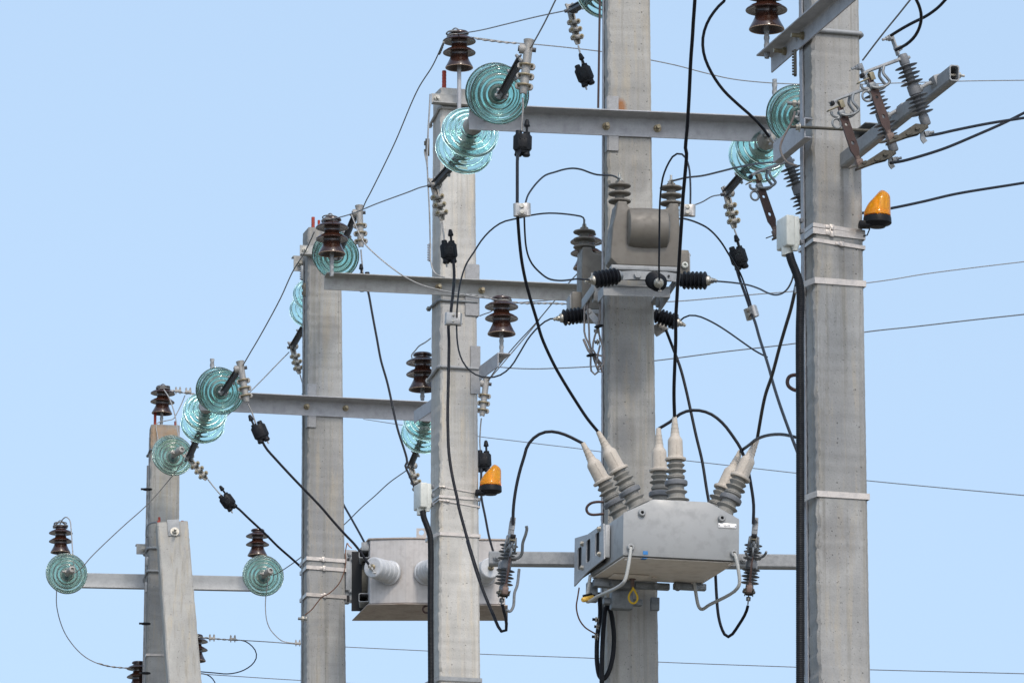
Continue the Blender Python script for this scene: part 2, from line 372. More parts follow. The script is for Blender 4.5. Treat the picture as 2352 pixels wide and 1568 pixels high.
# ------------------------------------------------------------------ concrete poles
class Pole:
    """tapered rectangular concrete pole; the front face's centre line is surveyed at one height."""
    def __init__(s, u, v, Y, wpx, yawdeg, depth, vtop, taper=.0115, lean=0.0):
        s.yaw = yawdeg; a = math.radians(yawdeg)
        s.rt = V((math.cos(a), math.sin(a), 0)); s.bk = V((-math.sin(a), math.cos(a), 0))
        f = P(u, v, Y); s.zr = f.z; s.w0 = wpx / ppm(f) / math.cos(a); s.d0 = depth; s.tp = taper; s.lean = lean
        s.ax = f + s.bk * depth / 2; s.ax.z = 0; s.Y = Y
        s.ztop = P(u, vtop, Y).z
    def w(s, z): return s.w0 + (s.zr - z) * s.tp
    def off(s, z): return s.rt * (s.lean * (s.zr - z))          # a pole slightly out of plumb
    def d(s, z): return s.d0 + (s.zr - z) * s.tp
    def at(s, x, y, z):
        """x across the face in half widths, y in half depths (-1 = front), z height."""
        return s.ax + s.off(z) + s.rt * (x * s.w(z) / 2) + s.bk * (y * s.d(z) / 2) + UP * z
    def z(s, v):
        f = s.ax - s.bk * s.d0 / 2; lo, hi = 0, 30
        for _ in range(40):
            m_ = (lo + hi) / 2
            if proj(f + UP * m_)[1] > v: lo = m_
            else: hi = m_
        return lo
    def build(s, label, m, rough=.0034, slant=0, parts=()):
        r = thing('concrete_pole', label, 'utility pole', Matrix.Translation(s.ax))
        mb = MB(); ch = .011; zs = [0, 1.5, 3.0]; z = 4.5
        while z < s.ztop - .01: zs.append(z); z += .015
        zs.append(s.ztop); vs = []; rnd = random.Random(int(s.Y * 10)); k = 8; wob = 0
        for z in zs:
            hw, hd = s.w(z) / 2, s.d(z) / 2; wob = .7 * wob + rnd.uniform(-1, 1) * rough * .6
            for (x, y) in ((-hw, -hd + ch), (-hw + ch, -hd), (hw - ch, -hd), (hw, -hd + ch), (hw, hd - ch), (hw - ch, hd), (-hw + ch, hd), (-hw, hd - ch)):
                j = rnd.uniform(-rough, rough) + wob; j2 = rnd.uniform(-rough, rough)
                left = x < 0 and y < 0
                vs.append(s.rt * (x + (j if left else j2 * .3)) + s.bk * (y + (j2 if left else j2 * .3)) + UP * z + s.off(z))
        if slant: 
            for i in (-8, -7, -2, -1): vs[i].z -= slant
        fs = []
        for i in range(len(zs) - 1):
            for j in range(k): fs.append((i*k + j, i*k + (j + 1) % k, (i + 1)*k + (j + 1) % k, (i + 1)*k + j))
        fs.append(tuple(range((len(zs) - 1) * k, len(zs) * k)))
        mb.add(vs, fs); part('shaft', mb.mesh('shaft', m, 30), r); s.root = r; return r
    def band(s, v, name, label, h=.016, tilt=0, mat_='strap', group=None, buckle=.35, t=.0025, wrap=None, cat='steel band'):
        z = s.z(v); r = thing(name, label, cat, Matrix.Translation(s.at(0, -1, z)), group); o0 = s.at(0, -1, z)
        pts = []; g_ = .004
        for (x, y) in ((-1, -1), (1, -1), (1, 1), (-1, 1)):
            hw, hd = s.w(z) / 2 + g_, s.d(z) / 2 + g_
            ex = wrap if (wrap and x < 0) else 0
            pts.append(s.rt * (x * hw - ex) + s.bk * (y * hd) + s.ax + s.off(z) + UP * (z + tilt * x))
        if wrap:
            hw, hd = s.w(z) / 2 + g_, s.d(z) / 2 + g_
            base = s.ax + s.off(z) + UP * z
            pts = [base + s.rt * (-hw + .004) + s.bk * (-hd), base + s.rt * hw + s.bk * (-hd), base + s.rt * hw + s.bk * hd, base + s.rt * (-hw - wrap * .4) + s.bk * hd,
                   base + s.rt * (-hw - wrap) + s.bk * (hd * .35) - UP * .012, base + s.rt * (-hw - wrap) + s.bk * (-hd * .1) - UP * .014, base + s.rt * (-hw - wrap * .35) + s.bk * (-hd * .7) - UP * .004]
        mb = MB(); n = len(pts); vs = []; fs = []
        for i, p in enumerate(pts):
            c = sum(pts, V()) / n; d = (p - c); d.z = 0; d.normalize()
            for dz, dr in ((-h/2, 0), (h/2, 0), (h/2, t), (-h/2, t)): vs.append(p + UP * dz + d * dr - o0)
        for i in range(n):
            j = (i + 1) % n
            for k in range(4): fs.append((i*4 + k, i*4 + (k + 1) % 4, j*4 + (k + 1) % 4, j*4 + k))
        mb.add(vs, fs); part('band', mb.mesh('band', M[mat_], 30), r)
        if buckle is not None:
            bk = MB(); X = Matrix.Translation(s.rt * (s.w(z) * (buckle - .5)) - s.bk * .006 + UP * tilt * (2 * buckle - 1)) @ Matrix.Rotation(math.radians(s.yaw), 4, 'Z')
            bk.box((0, 0, 0), (.020, .008, h * 1.35), X, .002); bk.box((0, -.006, -h * .35), (.012, .006, h * .9), X, .002); bk.box((-.016, 0, 0), (.02, .005, h * .8), X, .001)
            part('buckle', bk.mesh('buckle', M['strap']), r)
        return r
    def strip(s, x, y, v0, v1, wd, th, m, label, name='earthing_strip', side='left', group=None):
        z0, z1 = s.z(v1) if v1 else 0, (s.z(v0) if v0 is not None else s.ztop); mb = MB(); a, b = [], []
        N = 40
        pts = [s.at(x, y, z0 + (z1 - z0) * i / N) - (s.rt if side == 'left' else s.bk) * (th / 2 + .003) for i in range(N + 1)]
        sect = [(-wd/2, -th/2), (wd/2, -th/2), (wd/2, th/2), (-wd/2, th/2)]
        if side == 'left': vs = [p + s.bk * q_[0] + s.rt * q_[1] for p in pts for q_ in sect]
        else: vs = [p + s.rt * q_[0] + s.bk * q_[1] for p in pts for q_ in sect]
        fs = [(i*4 + k, i*4 + (k+1) % 4, i*4 + 4 + (k+1) % 4, i*4 + 4 + k) for i in range(N) for k in range(4)] + [(3, 2, 1, 0), tuple(range(N*4, N*4 + 4))]
        mb.add(vs, fs); return solo(name, mb, m, label, 'earthing strip', group)

P1 = Pole(1930, 784, 23.0, 116.5, 16, .178, -330, .0045)
P2 = Pole(1450, 784, 27.0, 107.5, 9, .19, -260)
P3 = Pole(1054, 784, 31.5, 85, 16, .19, 203, lean=.004)
P4 = Pole(747, 784, 35.5, 79, 13, .19, 523, lean=.0105)
P5 = Pole(378.5, 1132, 40.0, 67, 8, .19, 975)
def loc_on(p, z, x, y_pix=None): return p
def on_face(p, dx, v): z_ = p.z(v); q_ = p.rt * dx - p.bk * p.d(z_) / 2; return q_.x, q_.y, z_
M['con1'] = concrete('grey_concrete', (.325, .322, .308), 1, stains=[(*on_face(P1, -.01, 470), .10, 1.0), (*on_face(P1, .05, 590), .09, 1.3), (*on_face(P1, -.03, 1240), .11, 1.5)])
z_ = P2.z(247)
M['con2'] = concrete('warm_grey_concrete', (.335, .326, .302), 2, [((P2.rt * -.045 - P2.bk * P2.d(z_) / 2).x, (P2.rt * -.045 - P2.bk * P2.d(z_) / 2).y, z_ + .0, .036, 1.5)], stains=[(*on_face(P2, -.01, 850), .085, 2.2), (*on_face(P2, .03, 410), .07, 1.6), (*on_face(P2, -.03, 1000), .08, 1.4)])
M['con3'] = concrete('pale_concrete', (.48, .465, .43), 3)
M['con4'] = concrete('mid_grey_concrete', (.315, .311, .295), 4, stains=[(*on_face(P4, .02, 760), .10, 1.5), (*on_face(P4, -.04, 640), .08, 1.2)])
zt = P5.ztop
M['con5'] = concrete('dull_grey_concrete', (.30, .292, .272), 5, [(-.01, -.1, zt - .05, .12, .7), (-.10, -.1, zt - .13, .06, 2.2), (.06, -.1, zt - .06, .08, .6)], (.33, .205, .105), .8)
M['con6'] = concrete('pale_weathered_concrete', (.40, .39, .36), 6)
P1.build('tall grey concrete pole nearest the camera with junction box and black conduit on its side', M['con1'])
P2.build('grey concrete pole carrying the brown voltage transformer and the pale recloser box', M['con2'])
P3.build('pale cream concrete pole with small junction box, beacon and one brown insulator on its top', M['con3'], slant=.0)
P4.build('grey concrete pole with the stainless steel transformer tank strapped to it', M['con4'])
P5.build('most distant concrete pole with rust stained top behind the leaning brace', M['con5'], .003)

# red primed reinforcement ends cast into pole tops
def rebar_stub(p, x, y, h, lean=(0, 0), r=.008):
    o = p.at(x, y, p.ztop) - p.ax; mb = MB(); n = 14
    pts = [o + UP * (h * i / n - .02) + p.rt * lean[0] * i / n for i in range(n + 1)]
    mb.tube(pts, r, 8, rfun=lambda i, L: r * (1 + .12 * (i % 2))); return part('reinforcement_stub', mb.mesh('reinforcement_stub', M['red']), p.root)
for x, y, h in ((-.72, -.6, .105), (-.45, .6, .06)): rebar_stub(P3, x, y, h + .02, r=.011 if h > .08 else .009)
for x, y, h in ((-.62, -.5, .075), (-.25, -.4, .06)): rebar_stub(P4, x, y, h + .02, r=.010 if h > .07 else .008)
for x, y, h in ((-.72, -.6, .115), (.72, -.6, .055)): rebar_stub(P5, x, y, h, r=.009)

# leaning brace of the farthest pole
def brace():
    Yt, Yb = 39.62, 39.50
    a = Q('Y3', 1080, 350, Yt); b = Q('Y3', 1175, 1568, Yb)
    d = (b - a).normalized(); k = (-.0 - a.z) / d.z; end = a + d * k
    r = thing('brace_strut', 'pale concrete strut leaning against the farthest pole', 'strut', Matrix.Translation(V((end.x, end.y, 0))), None)
    rt = V((math.cos(math.radians(7)), math.sin(math.radians(7)), 0)); bk = d.cross(rt).normalized(); rt2 = bk.cross(d).normalized()
    if bk.y < 0: bk = -bk
    mb = MB(); vs = []; N = 150; rnd = random.Random(3)
    for i in range(N + 1):
        t = i / N; L = (end - a).length * (t ** 1.6); c = a + d * L; hw = .104 + .0065 * L; hd = .085 + .006 * L; ch = .01
        for x, y in ((-hw, -hd + ch), (-hw + ch, -hd), (hw - ch, -hd), (hw, -hd + ch), (hw, hd - ch), (hw - ch, hd), (-hw + ch, hd), (-hw, hd - ch)):
            j = rnd.uniform(-.002, .002); vs.append(c + rt2 * (x + j) + bk * (y + j) - V((end.x, end.y, 0)))
    fs = [(i*8 + j, i*8 + (j+1) % 8, i*8 + 8 + (j+1) % 8, i*8 + 8 + j) for i in range(N) for j in range(8)] + [tuple(range(8))]
    mb.add(vs, fs); part('shaft', mb.mesh('shaft', M['con6'], 30), r)
    org = V((end.x, end.y, 0))
    X = frame(Q('Y3', 1088, 400, Yt) - bk * .098 - org, -d, -bk)
    X = Matrix.Translation(Q('Y3', 1088, 400, Yt) - org) @ Matrix(((rt2.x, bk.x, -d.x, 0), (rt2.y, bk.y, -d.y, 0), (rt2.z, bk.z, -d.z, 0), (0, 0, 0, 1))) @ Matrix.Translation((0, -.094, 0))
    m2 = MB(); m2.box((0, 0, 0), (.082, .006, .115), X, .002); 
    m3 = MB(); m3.lathe([(0, 0), (.03, 0), (.03, .006), (0, .006)], 20, X @ Matrix.Translation((.005, -.003, -.03)) @ Matrix.Rotation(math.pi/2, 4, 'X'))
    m3.hexn((.005, -.009, -.03), (.005, -.03, -.03), .017, X); m3.cyl((.005, -.03, -.03), (.005, -.075, -.03), .009, 10, X)
    pl = part('bolt_plate', m2.mesh('bolt_plate', M['galv']), r); part('bolt', m3.mesh('bolt', M['bolt']), pl)
    for x, h in ((-.09, .03), (.07, .02)):
        m4 = MB(); m4.cyl(a - org + rt2 * x + bk * -.03, a - org + rt2 * x + bk * -.03 + UP * h, .01, 8); part('reinforcement_stub', m4.mesh('reinforcement_stub', M['red']), r)
brace()

# ------------------------------------------------------------------ small reusable builders
def bolt_mb(mb, o, d, L=.06, r=.008, X=None):
    """stud with nut and washer standing off a face at o along d."""
    o, d = V(o), V(d).normalized()
    mb.cyl(o, o + d * .003, r * 2.0, 16, X); mb.hexn(o + d * .003, o + d * (.003 + r * 1.3), r * 1.75, X); mb.cyl(o + d * .01, o + d * L, r, 10, X)
    return mb

def along(p0, d, u):
    """point p0 + d t whose bearing is u."""
    t = 0
    for _ in range(12):
        a = proj(p0 + d * t)[0]; b = proj(p0 + d * (t + .01))[0]; t += (u - a) / ((b - a) / .01)
    return p0 + d * t

def angle_arm(pole, vmid, u0, u1, yawd, web, fl, m, label, bolts, plates=None, name='crossarm', standoff=.004, top_at=None):
    """steel angle bolted across the pole: web flat on its face, flange on top pointing to the viewer."""
    a = math.radians(yawd); d = V((math.cos(a), math.sin(a), 0)); n = V((-math.sin(a), math.cos(a), 0))
    c = pole.at(0, -1, pole.z(vmid)) - n * standoff
    A, B = along(c, d, u0), along(c, d, u1); L = (B - A).length
    r = thing(name, label, 'crossarm', yaw(A, yawd))
    t = .008; mb = MB()
    prof = [(0, web/2), (-fl, web/2), (-fl - .0, web/2 - t*.7), (-t - .008, web/2 - t), (-t - .002, web/2 - t - .003), (-t, web/2 - t - .009), (-t, -web/2), (0, -web/2)]
    X = Matrix(((0, 0, 1, 0), (1, 0, 0, 0), (0, 1, 0, 0), (0, 0, 0, 1)))   # profile (y,z) swept along x
    mb.prism(prof, L, X, .0012, 1); part('angle_bar', mb.mesh('angle_bar', m, 30), r)
    for (z, x, y) in bolts:
        u, v = q(z, x, y); p = along(c, d, u); rel = (p - A).length
        zz = P(u, v, p.y).z - A.z
        b = MB(); bolt_mb(b, (rel, -t, zz), (0, -1, 0), .045 if (x + y) % 2 else .065, .0095); part('bolt', b.mesh('bolt', M['brass_bolt']), r)
    return r, A, B, d, n

def bent_clip(pole, z0, x, y0, x1, y1, m, label):
    pass

# ------------------------------------------------------------------ pin insulators
def pin_proto(pin_len, rebar=True):
    b = MB(); prof = [(0, .206), (.030, .206), (.046, .203), (.052, .197), (.052, .190), (.041, .184), (.041, .178), (.055, .172), (.072, .165), (.088, .154), (.0915, .149), (.090, .1455), (.082, .1455),
                      (.062, .150), (.047, .148), (.043, .138), (.0425, .118), (.05, .110), (.070, .101), (.087, .089), (.0905, .084), (.089, .0805), (.080, .081), (.062, .086), (.050, .083), (.0465, .072), (.050, .055), (.058, .036), (.068, .017), (.0755, .003), (.076, -.001), (.0725, -.0025),
                      (.066, .002), (.058, .012), (.045, .035), (.030, .048), (0, .05)]
    b.lathe(prof, 40)
    rim = MB(); rim.tube([(.0735 * math.cos(2*math.pi*k/36), .0735 * math.sin(2*math.pi*k/36), -.0015) for k in range(36)], .0028, 6, loop=True)
    p = MB(); n = int(pin_len / .012) + 6; rr = .0115
    if rebar:
        pts = [V((0, 0, .045 - (pin_len + .045) * i / (n * 2))) for i in range(n * 2 + 1)]
        sect = [(math.cos(2*math.pi*k/12), math.sin(2*math.pi*k/12)) for k in range(12)]
        sect = [(x * (1.13 if k in (0, 1, 6, 7) else .95), y * (1.13 if k in (0, 1, 6, 7) else .95)) for k, (x, y) in enumerate(sect)]
        p.tube(pts, rr, 12, sect=sect, twist=90)
    else: p.cyl((0, 0, .045), (0, 0, -pin_len), rr, 14)
    return [('porcelain_body', b.mesh('porcelain_body', M['porcelain'], 50), [('unglazed_rim', rim.mesh('unglazed_rim', M['bisque']))]), ('steel_pin', p.mesh('steel_pin', M['steel_paint'] if not rebar else M['galv'], 30), [])]
PIN = {'rebar': pin_proto(.13), 'plain': pin_proto(.24, False), 'short': pin_proto(.06)}
def pin_insulator(z, x, y, Y, wpx, label, kind='rebar', tilt=0):
    p = Q(z, x, y, Y); s = wpx * ZM[z][2] / (.183 * ppm(p))
    Mx = Matrix.Translation(p) @ Matrix.Rotation(math.radians(tilt), 4, 'Y') @ Matrix.Scale(s, 4)
    inst('pin_insulator', label, 'insulator', Mx, PIN[kind], 'brown porcelain pin insulators'); return p, s

# tie wire wound round an insulator head
def tie(z, x, y, Y, s, label, seed=0):
    rnd = random.Random(seed); c = Q(z, x, y, Y); mb = MB()
    for k in range(5):
        r_ = .045 * s * rnd.uniform(.95, 1.15); ph = rnd.uniform(0, 6.28); tl = rnd.uniform(-.25, .25); zz = rnd.uniform(-.012, .012)
        pts = [c + V((r_ * math.cos(a + ph), r_ * math.sin(a + ph), zz + tl * r_ * math.sin(a))) for a in [2*math.pi*i/22 for i in range(20)]]
        mb.tube(pts, .0036, 6)
    for k in range(2):
        ph = rnd.uniform(-1, 1); mb.tube(smooth([c + V((.04 * math.cos(ph), -.03, 0)), c + V((.0, -.01, .022 + .012 * k)), c + V((-.035, .02, .01))], 6), .0036, 6)
    return solo('tie_wire', mb, M['wire'], label, 'tie wire', 'tie wires on pin insulators', origin=c)

# ------------------------------------------------------------------ glass disc strings
def disc_meshes(m):
    d = MB()
    out = [(.040, -.056), (.050, -.053), (.072, -.044), (.100, -.030), (.122, -.016), (.132, -.007), (.1365, .000), (.1365, .005), (.133, .008), (.128, .0065)]
    prof = list(out); n_ = 40
    for i_ in range(n_ + 1):                      # underside: soft concentric ribs
        t_ = i_ / n_; r_ = .1265 - (.1265 - .036) * t_; base = -.003 - .021 * t_ ** 1.3
        prof.append((r_, base + .0085 * (.5 - .5 * math.cos(2 * math.pi * 3.5 * t_)) * (1 - .25 * t_)))
    prof += [(.030, -.030), (.030, -.056)]
    d.lathe(prof, 56, closed=True)
    c = MB(); c.lathe([(0, -.135), (.020, -.135), (.030, -.130), (.034, -.118), (.036, -.085), (.041, -.066), (.046, -.058), (.046, -.0555), (0, -.0555)], 26)
    p = MB(); p.lathe([(0, -.034), (.0285, -.034), (.0285, -.027), (.012, -.024), (.011, .028), (.020, .032), (.020, .044), (0, .046)], 20)
    k = MB(); k.lathe([(0, -.0335), (.036, -.0335), (.036, -.0265), (.030, -.0245), (0, -.0245)], 24)
    return d.mesh('glass_disc', m, 60), c.mesh('metal_cap', M['alu_cast'], 40), p.mesh('steel_pin', M['galv_dark'], 40), k.mesh('cement_ring', M['cement'], 40)
DISC = {'glass': disc_meshes(M['glass']), 'glass_old': disc_meshes(M['glass_old'])}
def link_strap(A, B, wd=.030, org=V(), y=AWAY):
    """two perforated straps side by side, from A to B."""
    L = (B - A).length; X = frame(A - org, B - A, y); mb = MB()
    for sx in (-1, 1):
        mb.box((sx * .013, 0, L / 2), (.007, wd, L), X, .002, 1)
    mb.box((0, .0, L * .5), (.016, wd * .55, L * .8), X)
    for k in range(5): mb.cyl((-.0175, 0, L * (.16 + .17 * k)), (.0175, 0, L * (.16 + .17 * k)), .0045, 8, X)
    bs = []
    for t in (.04, .55, .96):
        b = MB(); b.hexn((-.026, 0, L * t), (.026, 0, L * t), .009, X); b.cyl((-.032, 0, L * t), (.032, 0, L * t), .006, 8, X); bs.append(b)
    return mb, bs
def glass_string(label, c1, c2, r_scale=1.0, axis=None, end=None, root=None, kind='glass', group='glass disc strain strings', s=1.0):
    """two cap-and-pin discs centred at c1 (next to the arm) and c2, an optional strap link on to end, an optional shackle from root."""
    ax = (axis or (c2 - c1)).normalized(); org = root or c1
    r = thing('glass_insulator_string', label, 'insulator string', Matrix.Translation(org), group)
    for c in (c1, c2):
        X = frame(c - org, ax, UP if abs(ax.z) < .9 else AWAY, s)
        dm, cm, pm, km = DISC[kind]; o = part('glass_disc', dm, r, None, X); part('metal_cap', cm, o); part('steel_pin', pm, o); part('cement_ring', km, o)
    if root is not None:
        b = c1 - ax * .13 * s
        if (b - root).length > .02:
            mb = MB(); mb.cyl(root - org, b - org, .010, 10); mb.box((root + (b - root) * .5) - org, (.03, .03, .03), None, .006)
            part('shackle', mb.mesh('shackle', M['galv_dark']), r)
    if end is not None:
        a = c2 + ax * .045 * s; mb, bb = link_strap(a, end, .032, org)
        cl = MB(); X = frame(a - org, ax, UP); cl.box((0, 0, -.004), (.042, .034, .034), X, .007); cl.cyl((-.03, 0, .006), (.03, 0, .006), .008, 8, X)
        part('clevis', cl.mesh('clevis', M['galv']), r)
        o = part('strap_link', mb.mesh('strap_link', M['dark_steel']), r); [part('bolt', b_.mesh('bolt', M['galv']), o) for b_ in bb]
    return r

# ------------------------------------------------------------------ bolted dead-end clamps
def clamp_proto():
    b = MB(); n = 12; sect = []
    for k in range(9): a = math.pi * (1 + k / 8); sect.append((.021 * math.cos(a), .024 * math.sin(a)))
    sect += [(.021, .012), (.012, .012), (.012, -.004), (-.012, -.004), (-.012, .012), (-.021, .012)]
    pts = [V((0, 0, .05)), V((0, 0, .03)), V((0, 0, 0)), V((0, 0, -.06)), V((0, 0, -.13)), V((0, 0, -.185)), V((0, 0, -.215))]
    sc_ = [1.25, 1.05, 1.0, .97, 1.0, 1.0, .72]; vs = []
    for p, k in zip(pts, sc_):
        for x, y in sect: vs.append((x * k, y * k, p.z))
    m_ = len(sect); fs = [(i*m_ + j, i*m_ + (j+1) % m_, i*m_ + m_ + (j+1) % m_, i*m_ + m_ + j) for i in range(len(pts) - 1) for j in range(m_)]
    fs += [tuple(range(m_)), tuple(range((len(pts) - 1) * m_, len(pts) * m_))]
    b.add(vs, fs); b.lathe([(0, -.030), (.022, -.030), (.024, -.026), (.024, .026), (.022, .030), (0, .030)], 20, Matrix.Translation((-.012, .004, .005)) @ Matrix.Rotation(math.pi/2, 4, 'Y'))
    bs = MB(); bs.lathe([(0, -.012), (.014, -.012), (.014, .012), (0, .012)], 16, Matrix.Translation((-.036, .004, .005)) @ Matrix.Rotation(math.pi/2, 4, 'Y')); bn = MB(); bn.cyl((.01, .004, .005), (.038, .004, .005), .011, 10)
    ub = []; 
    for z in (-.075, -.125, -.175):
        u = MB(); pts = [(-.027, .052, z), (-.027, .0, z)] + [(-.030 * math.cos(a), -.010 - .022 * math.sin(a), z) for a in [math.pi * k / 8 for k in range(9)]] + [(.027, .0, z), (.027, .052, z)]
        u.tube(smooth([V(p) for p in pts], 2), .0052, 8)
        for sx in (-1, 1): u.hexn((sx * .027, .028, z), (sx * .027, .038, z), .0105)
        ub.append(u.mesh('u_bolt', M['brass_bolt']))
    sd_ = []
    for z in (-.075, -.125, -.175):
        a = MB(); a.box((0, .019, z), (.074, .018, .026), None, .006); a.box((0, .026, z), (.026, .012, .014), None, .003)
        for sx in (-1, 1): a.lathe([(0, .026), (.016, .026), (.017, .012), (.015, .008), (0, .008)], 14, Matrix.Translation((sx * .027, 0, z)) @ Matrix.Rotation(-math.pi/2, 4, 'X'))
        sd_.append(a.mesh('saddle', M['alu_cast']))
    return [('clamp_body', b.mesh('clamp_body', M['alu_cast'], 35), [('pivot_pin', bs.mesh('pivot_pin', M['dark_steel'])), ('pivot_nut', bn.mesh('pivot_nut', M['dark_steel']))])] + [('u_bolt', m_, []) for m_ in ub] + [('saddle', m_, []) for m_ in sd_]
CLAMP = clamp_proto()
def deadend(top, bot, label, back=False, scale=None, tw=0):
    """back: seen from the side of its nuts and saddles."""
    z = top - bot; s = scale or z.length / .25
    Mx = frame(top, z, (TOWARD if back else AWAY) + V((tw, 0, 0)), s)
    return inst('dead_end_clamp', label, 'wire clamp', Mx, CLAMP, 'bolted dead-end clamps')

# ------------------------------------------------------------------ black piercing connectors
def piercing_proto():
    b = MB(); b.lathe([(0, -.062), (.030, -.062), (.035, -.058), (.0365, -.047), (.045, -.044), (.047, -.036), (.047, .030), (.044, .040), (.030, .044), (0, .044)], 28, None, 1.0, .74)
    b.box((0, 0, -.002), (.100, .022, .076), None, .006); b.box((.0, -.034, -.012), (.05, .008, .05), None, .003)
    for z in (.012, -.028):
        for x in (-.012, .012): b.box((x, -.0385, z), (.007, .004, .007), None, .001)
    b.lathe([(0, .035), (.0175, .035), (.0175, .060), (.0155, .064), (0, .064)], 16, Matrix.Translation((-.021, 0, 0)))
    b.lathe([(0, .035), (.0185, .035), (.0185, .056), (0, .056)], 16, Matrix.Translation((.021, 0, 0)))
    for x in (-.021, .021):
        b.lathe([(0, -.078), (.016, -.078), (.0215, -.072), (.0215, -.066), (.019, -.06), (.019, -.05), (0, -.05)], 16, Matrix.Translation((x, 0, 0)))
    s = MB(); s.cyl((.021, 0, .05), (.021, 0, .098), .0075, 10); c = MB()
    c.lathe([(0, .088), (.015, .088), (.0165, .092), (.0165, .098), (.0145, .102), (.0125, .116), (.008, .127), (0, .129)], 16, Matrix.Translation((.021, 0, 0)))
    t = MB(); t.cyl((-.021, 0, -.06), (-.021, 0, -.098), .0055, 8)
    return [('housing', b.mesh('housing', M['black'], 40), []), ('shear_bolt', s.mesh('shear_bolt', M['black']), [('cap', c.mesh('cap', M['black'], 40))]), ('wire_end', t.mesh('wire_end', M['wire_pale']), [])]
PIERCE = piercing_proto()
def piercing(z, x, y, Y, x2, y2, s, label, flip=False, face=TOWARD):
    """centre and a point further up the conductor."""
    a = Q(z, x, y, Y); up = Q(z, x2, y2, Y) - a
    return inst('piercing_connector', label, 'cable connector', frame(a, up, -face if not flip else face, s), PIERCE, 'black piercing connectors')

# ------------------------------------------------------------------ parallel groove clamps
def pg_proto():
    b = MB()
    for sx in (-1, 1):
        b.lathe([(0, -.026), (.0155, -.026), (.0155, .026), (0, .026)], 18, Matrix.Translation((sx * .020, 0, 0)))
    b.box((0, -.004, 0), (.044, .024, .050), None, .003); b.box((0, .014, 0), (.060, .008, .050), None, .003)
    k = []
    for z in (-.0125, .0125):
        h = MB(); h.hexn((0, -.014, z), (0, -.026, z), .0095); h.cyl((0, -.02, z), (0, .03, z), .005, 8); k.append(h.mesh('bolt', M['bolt']))
    return [('clamp_block', b.mesh('clamp_block', M['alu']), [])] + [('bolt', m_, []) for m_ in k]
PG = pg_proto()
def pgclamp(z, x, y, Y, x2, y2, s, label, face=TOWARD):
    a = Q(z, x, y, Y); return inst('groove_clamp', label, 'cable clamp', frame(a, Q(z, x2, y2, Y) - a, -face, s), PG, 'bolted groove clamps on the cables')

# ------------------------------------------------------------------ wires and cables
def run_on(pts):
    """lines that leave the view carry on instead of stopping just outside it."""
    for e in (0, -1):
        u, v = proj(pts[e]); n_ = pts[1] if e == 0 else pts[-2]; L = 9.0 if u > 2353 else 2.5 if v < 0 else 0
        if L:
            d = (pts[e] - n_).normalized(); new = pts[e] + d * L
            pts = [new] + pts if e == 0 else pts + [new]
    return pts
def wire(s, label, r=.0034, m='wire', lay=True, name='bare_wire', cat='wire', group=None, step=.012, n=12):
    pts = resample(run_on(smooth(path(s), n)), step); mb = MB()
    if lay: mb.tube(pts, r, sect=LAY, twist=2*math.pi/.085)
    else: mb.tube(pts, r, 8)
    return solo(name, mb, M[m], label, cat, group, sharp=60)
def twisted(s, label, r=.0048, m='wire_pale', name='twisted_tie', step=.008, pitch=.09, group='twisted wire tails'):
    pts = resample(smooth(path(s), 12), step); mb = MB(); mb.tube(pts, r, sect=TWO, twist=2*math.pi/pitch)
    return solo(name, mb, M[m], label, 'wire tie', group, sharp=60)
def cable(s, label, r=.0072, m='cable', name='insulated_cable', lugs=None, step=.03, n=14, group=None):
    pts = resample(run_on(smooth(path(s), n)), step)
    if not lugs:
        mb = MB(); mb.tube(pts, r, 12); return solo(name, mb, M[m], label, 'cable', group, sharp=60)
    org = pts[0].copy(); rt_ = thing(name, label, 'cable', Matrix.Translation(org), group)
    mb = MB(); mb.tube([p - org for p in pts], r, 12); part('sheath', mb.mesh('sheath', M[m], 60), rt_)
    for e in lugs:
        a, b = (pts[0], pts[1]) if e == 0 else (pts[-1], pts[-2]); d = (a - b).normalized(); a = a - org
        k = MB(); k.tube([a - d * .012, a - d * .002, a + d * .025, a + d * .028, a + d * .036], .006, 10, rfun=lambda i, L: (r*1.25, r*1.3, r*1.2, r*.8, r*.7)[i])
        k.box(a + d * .046, (.016, .016, .005), None, .002); part('cable_lug', k.mesh('cable_lug', M['alu']), rt_)
    return rt_

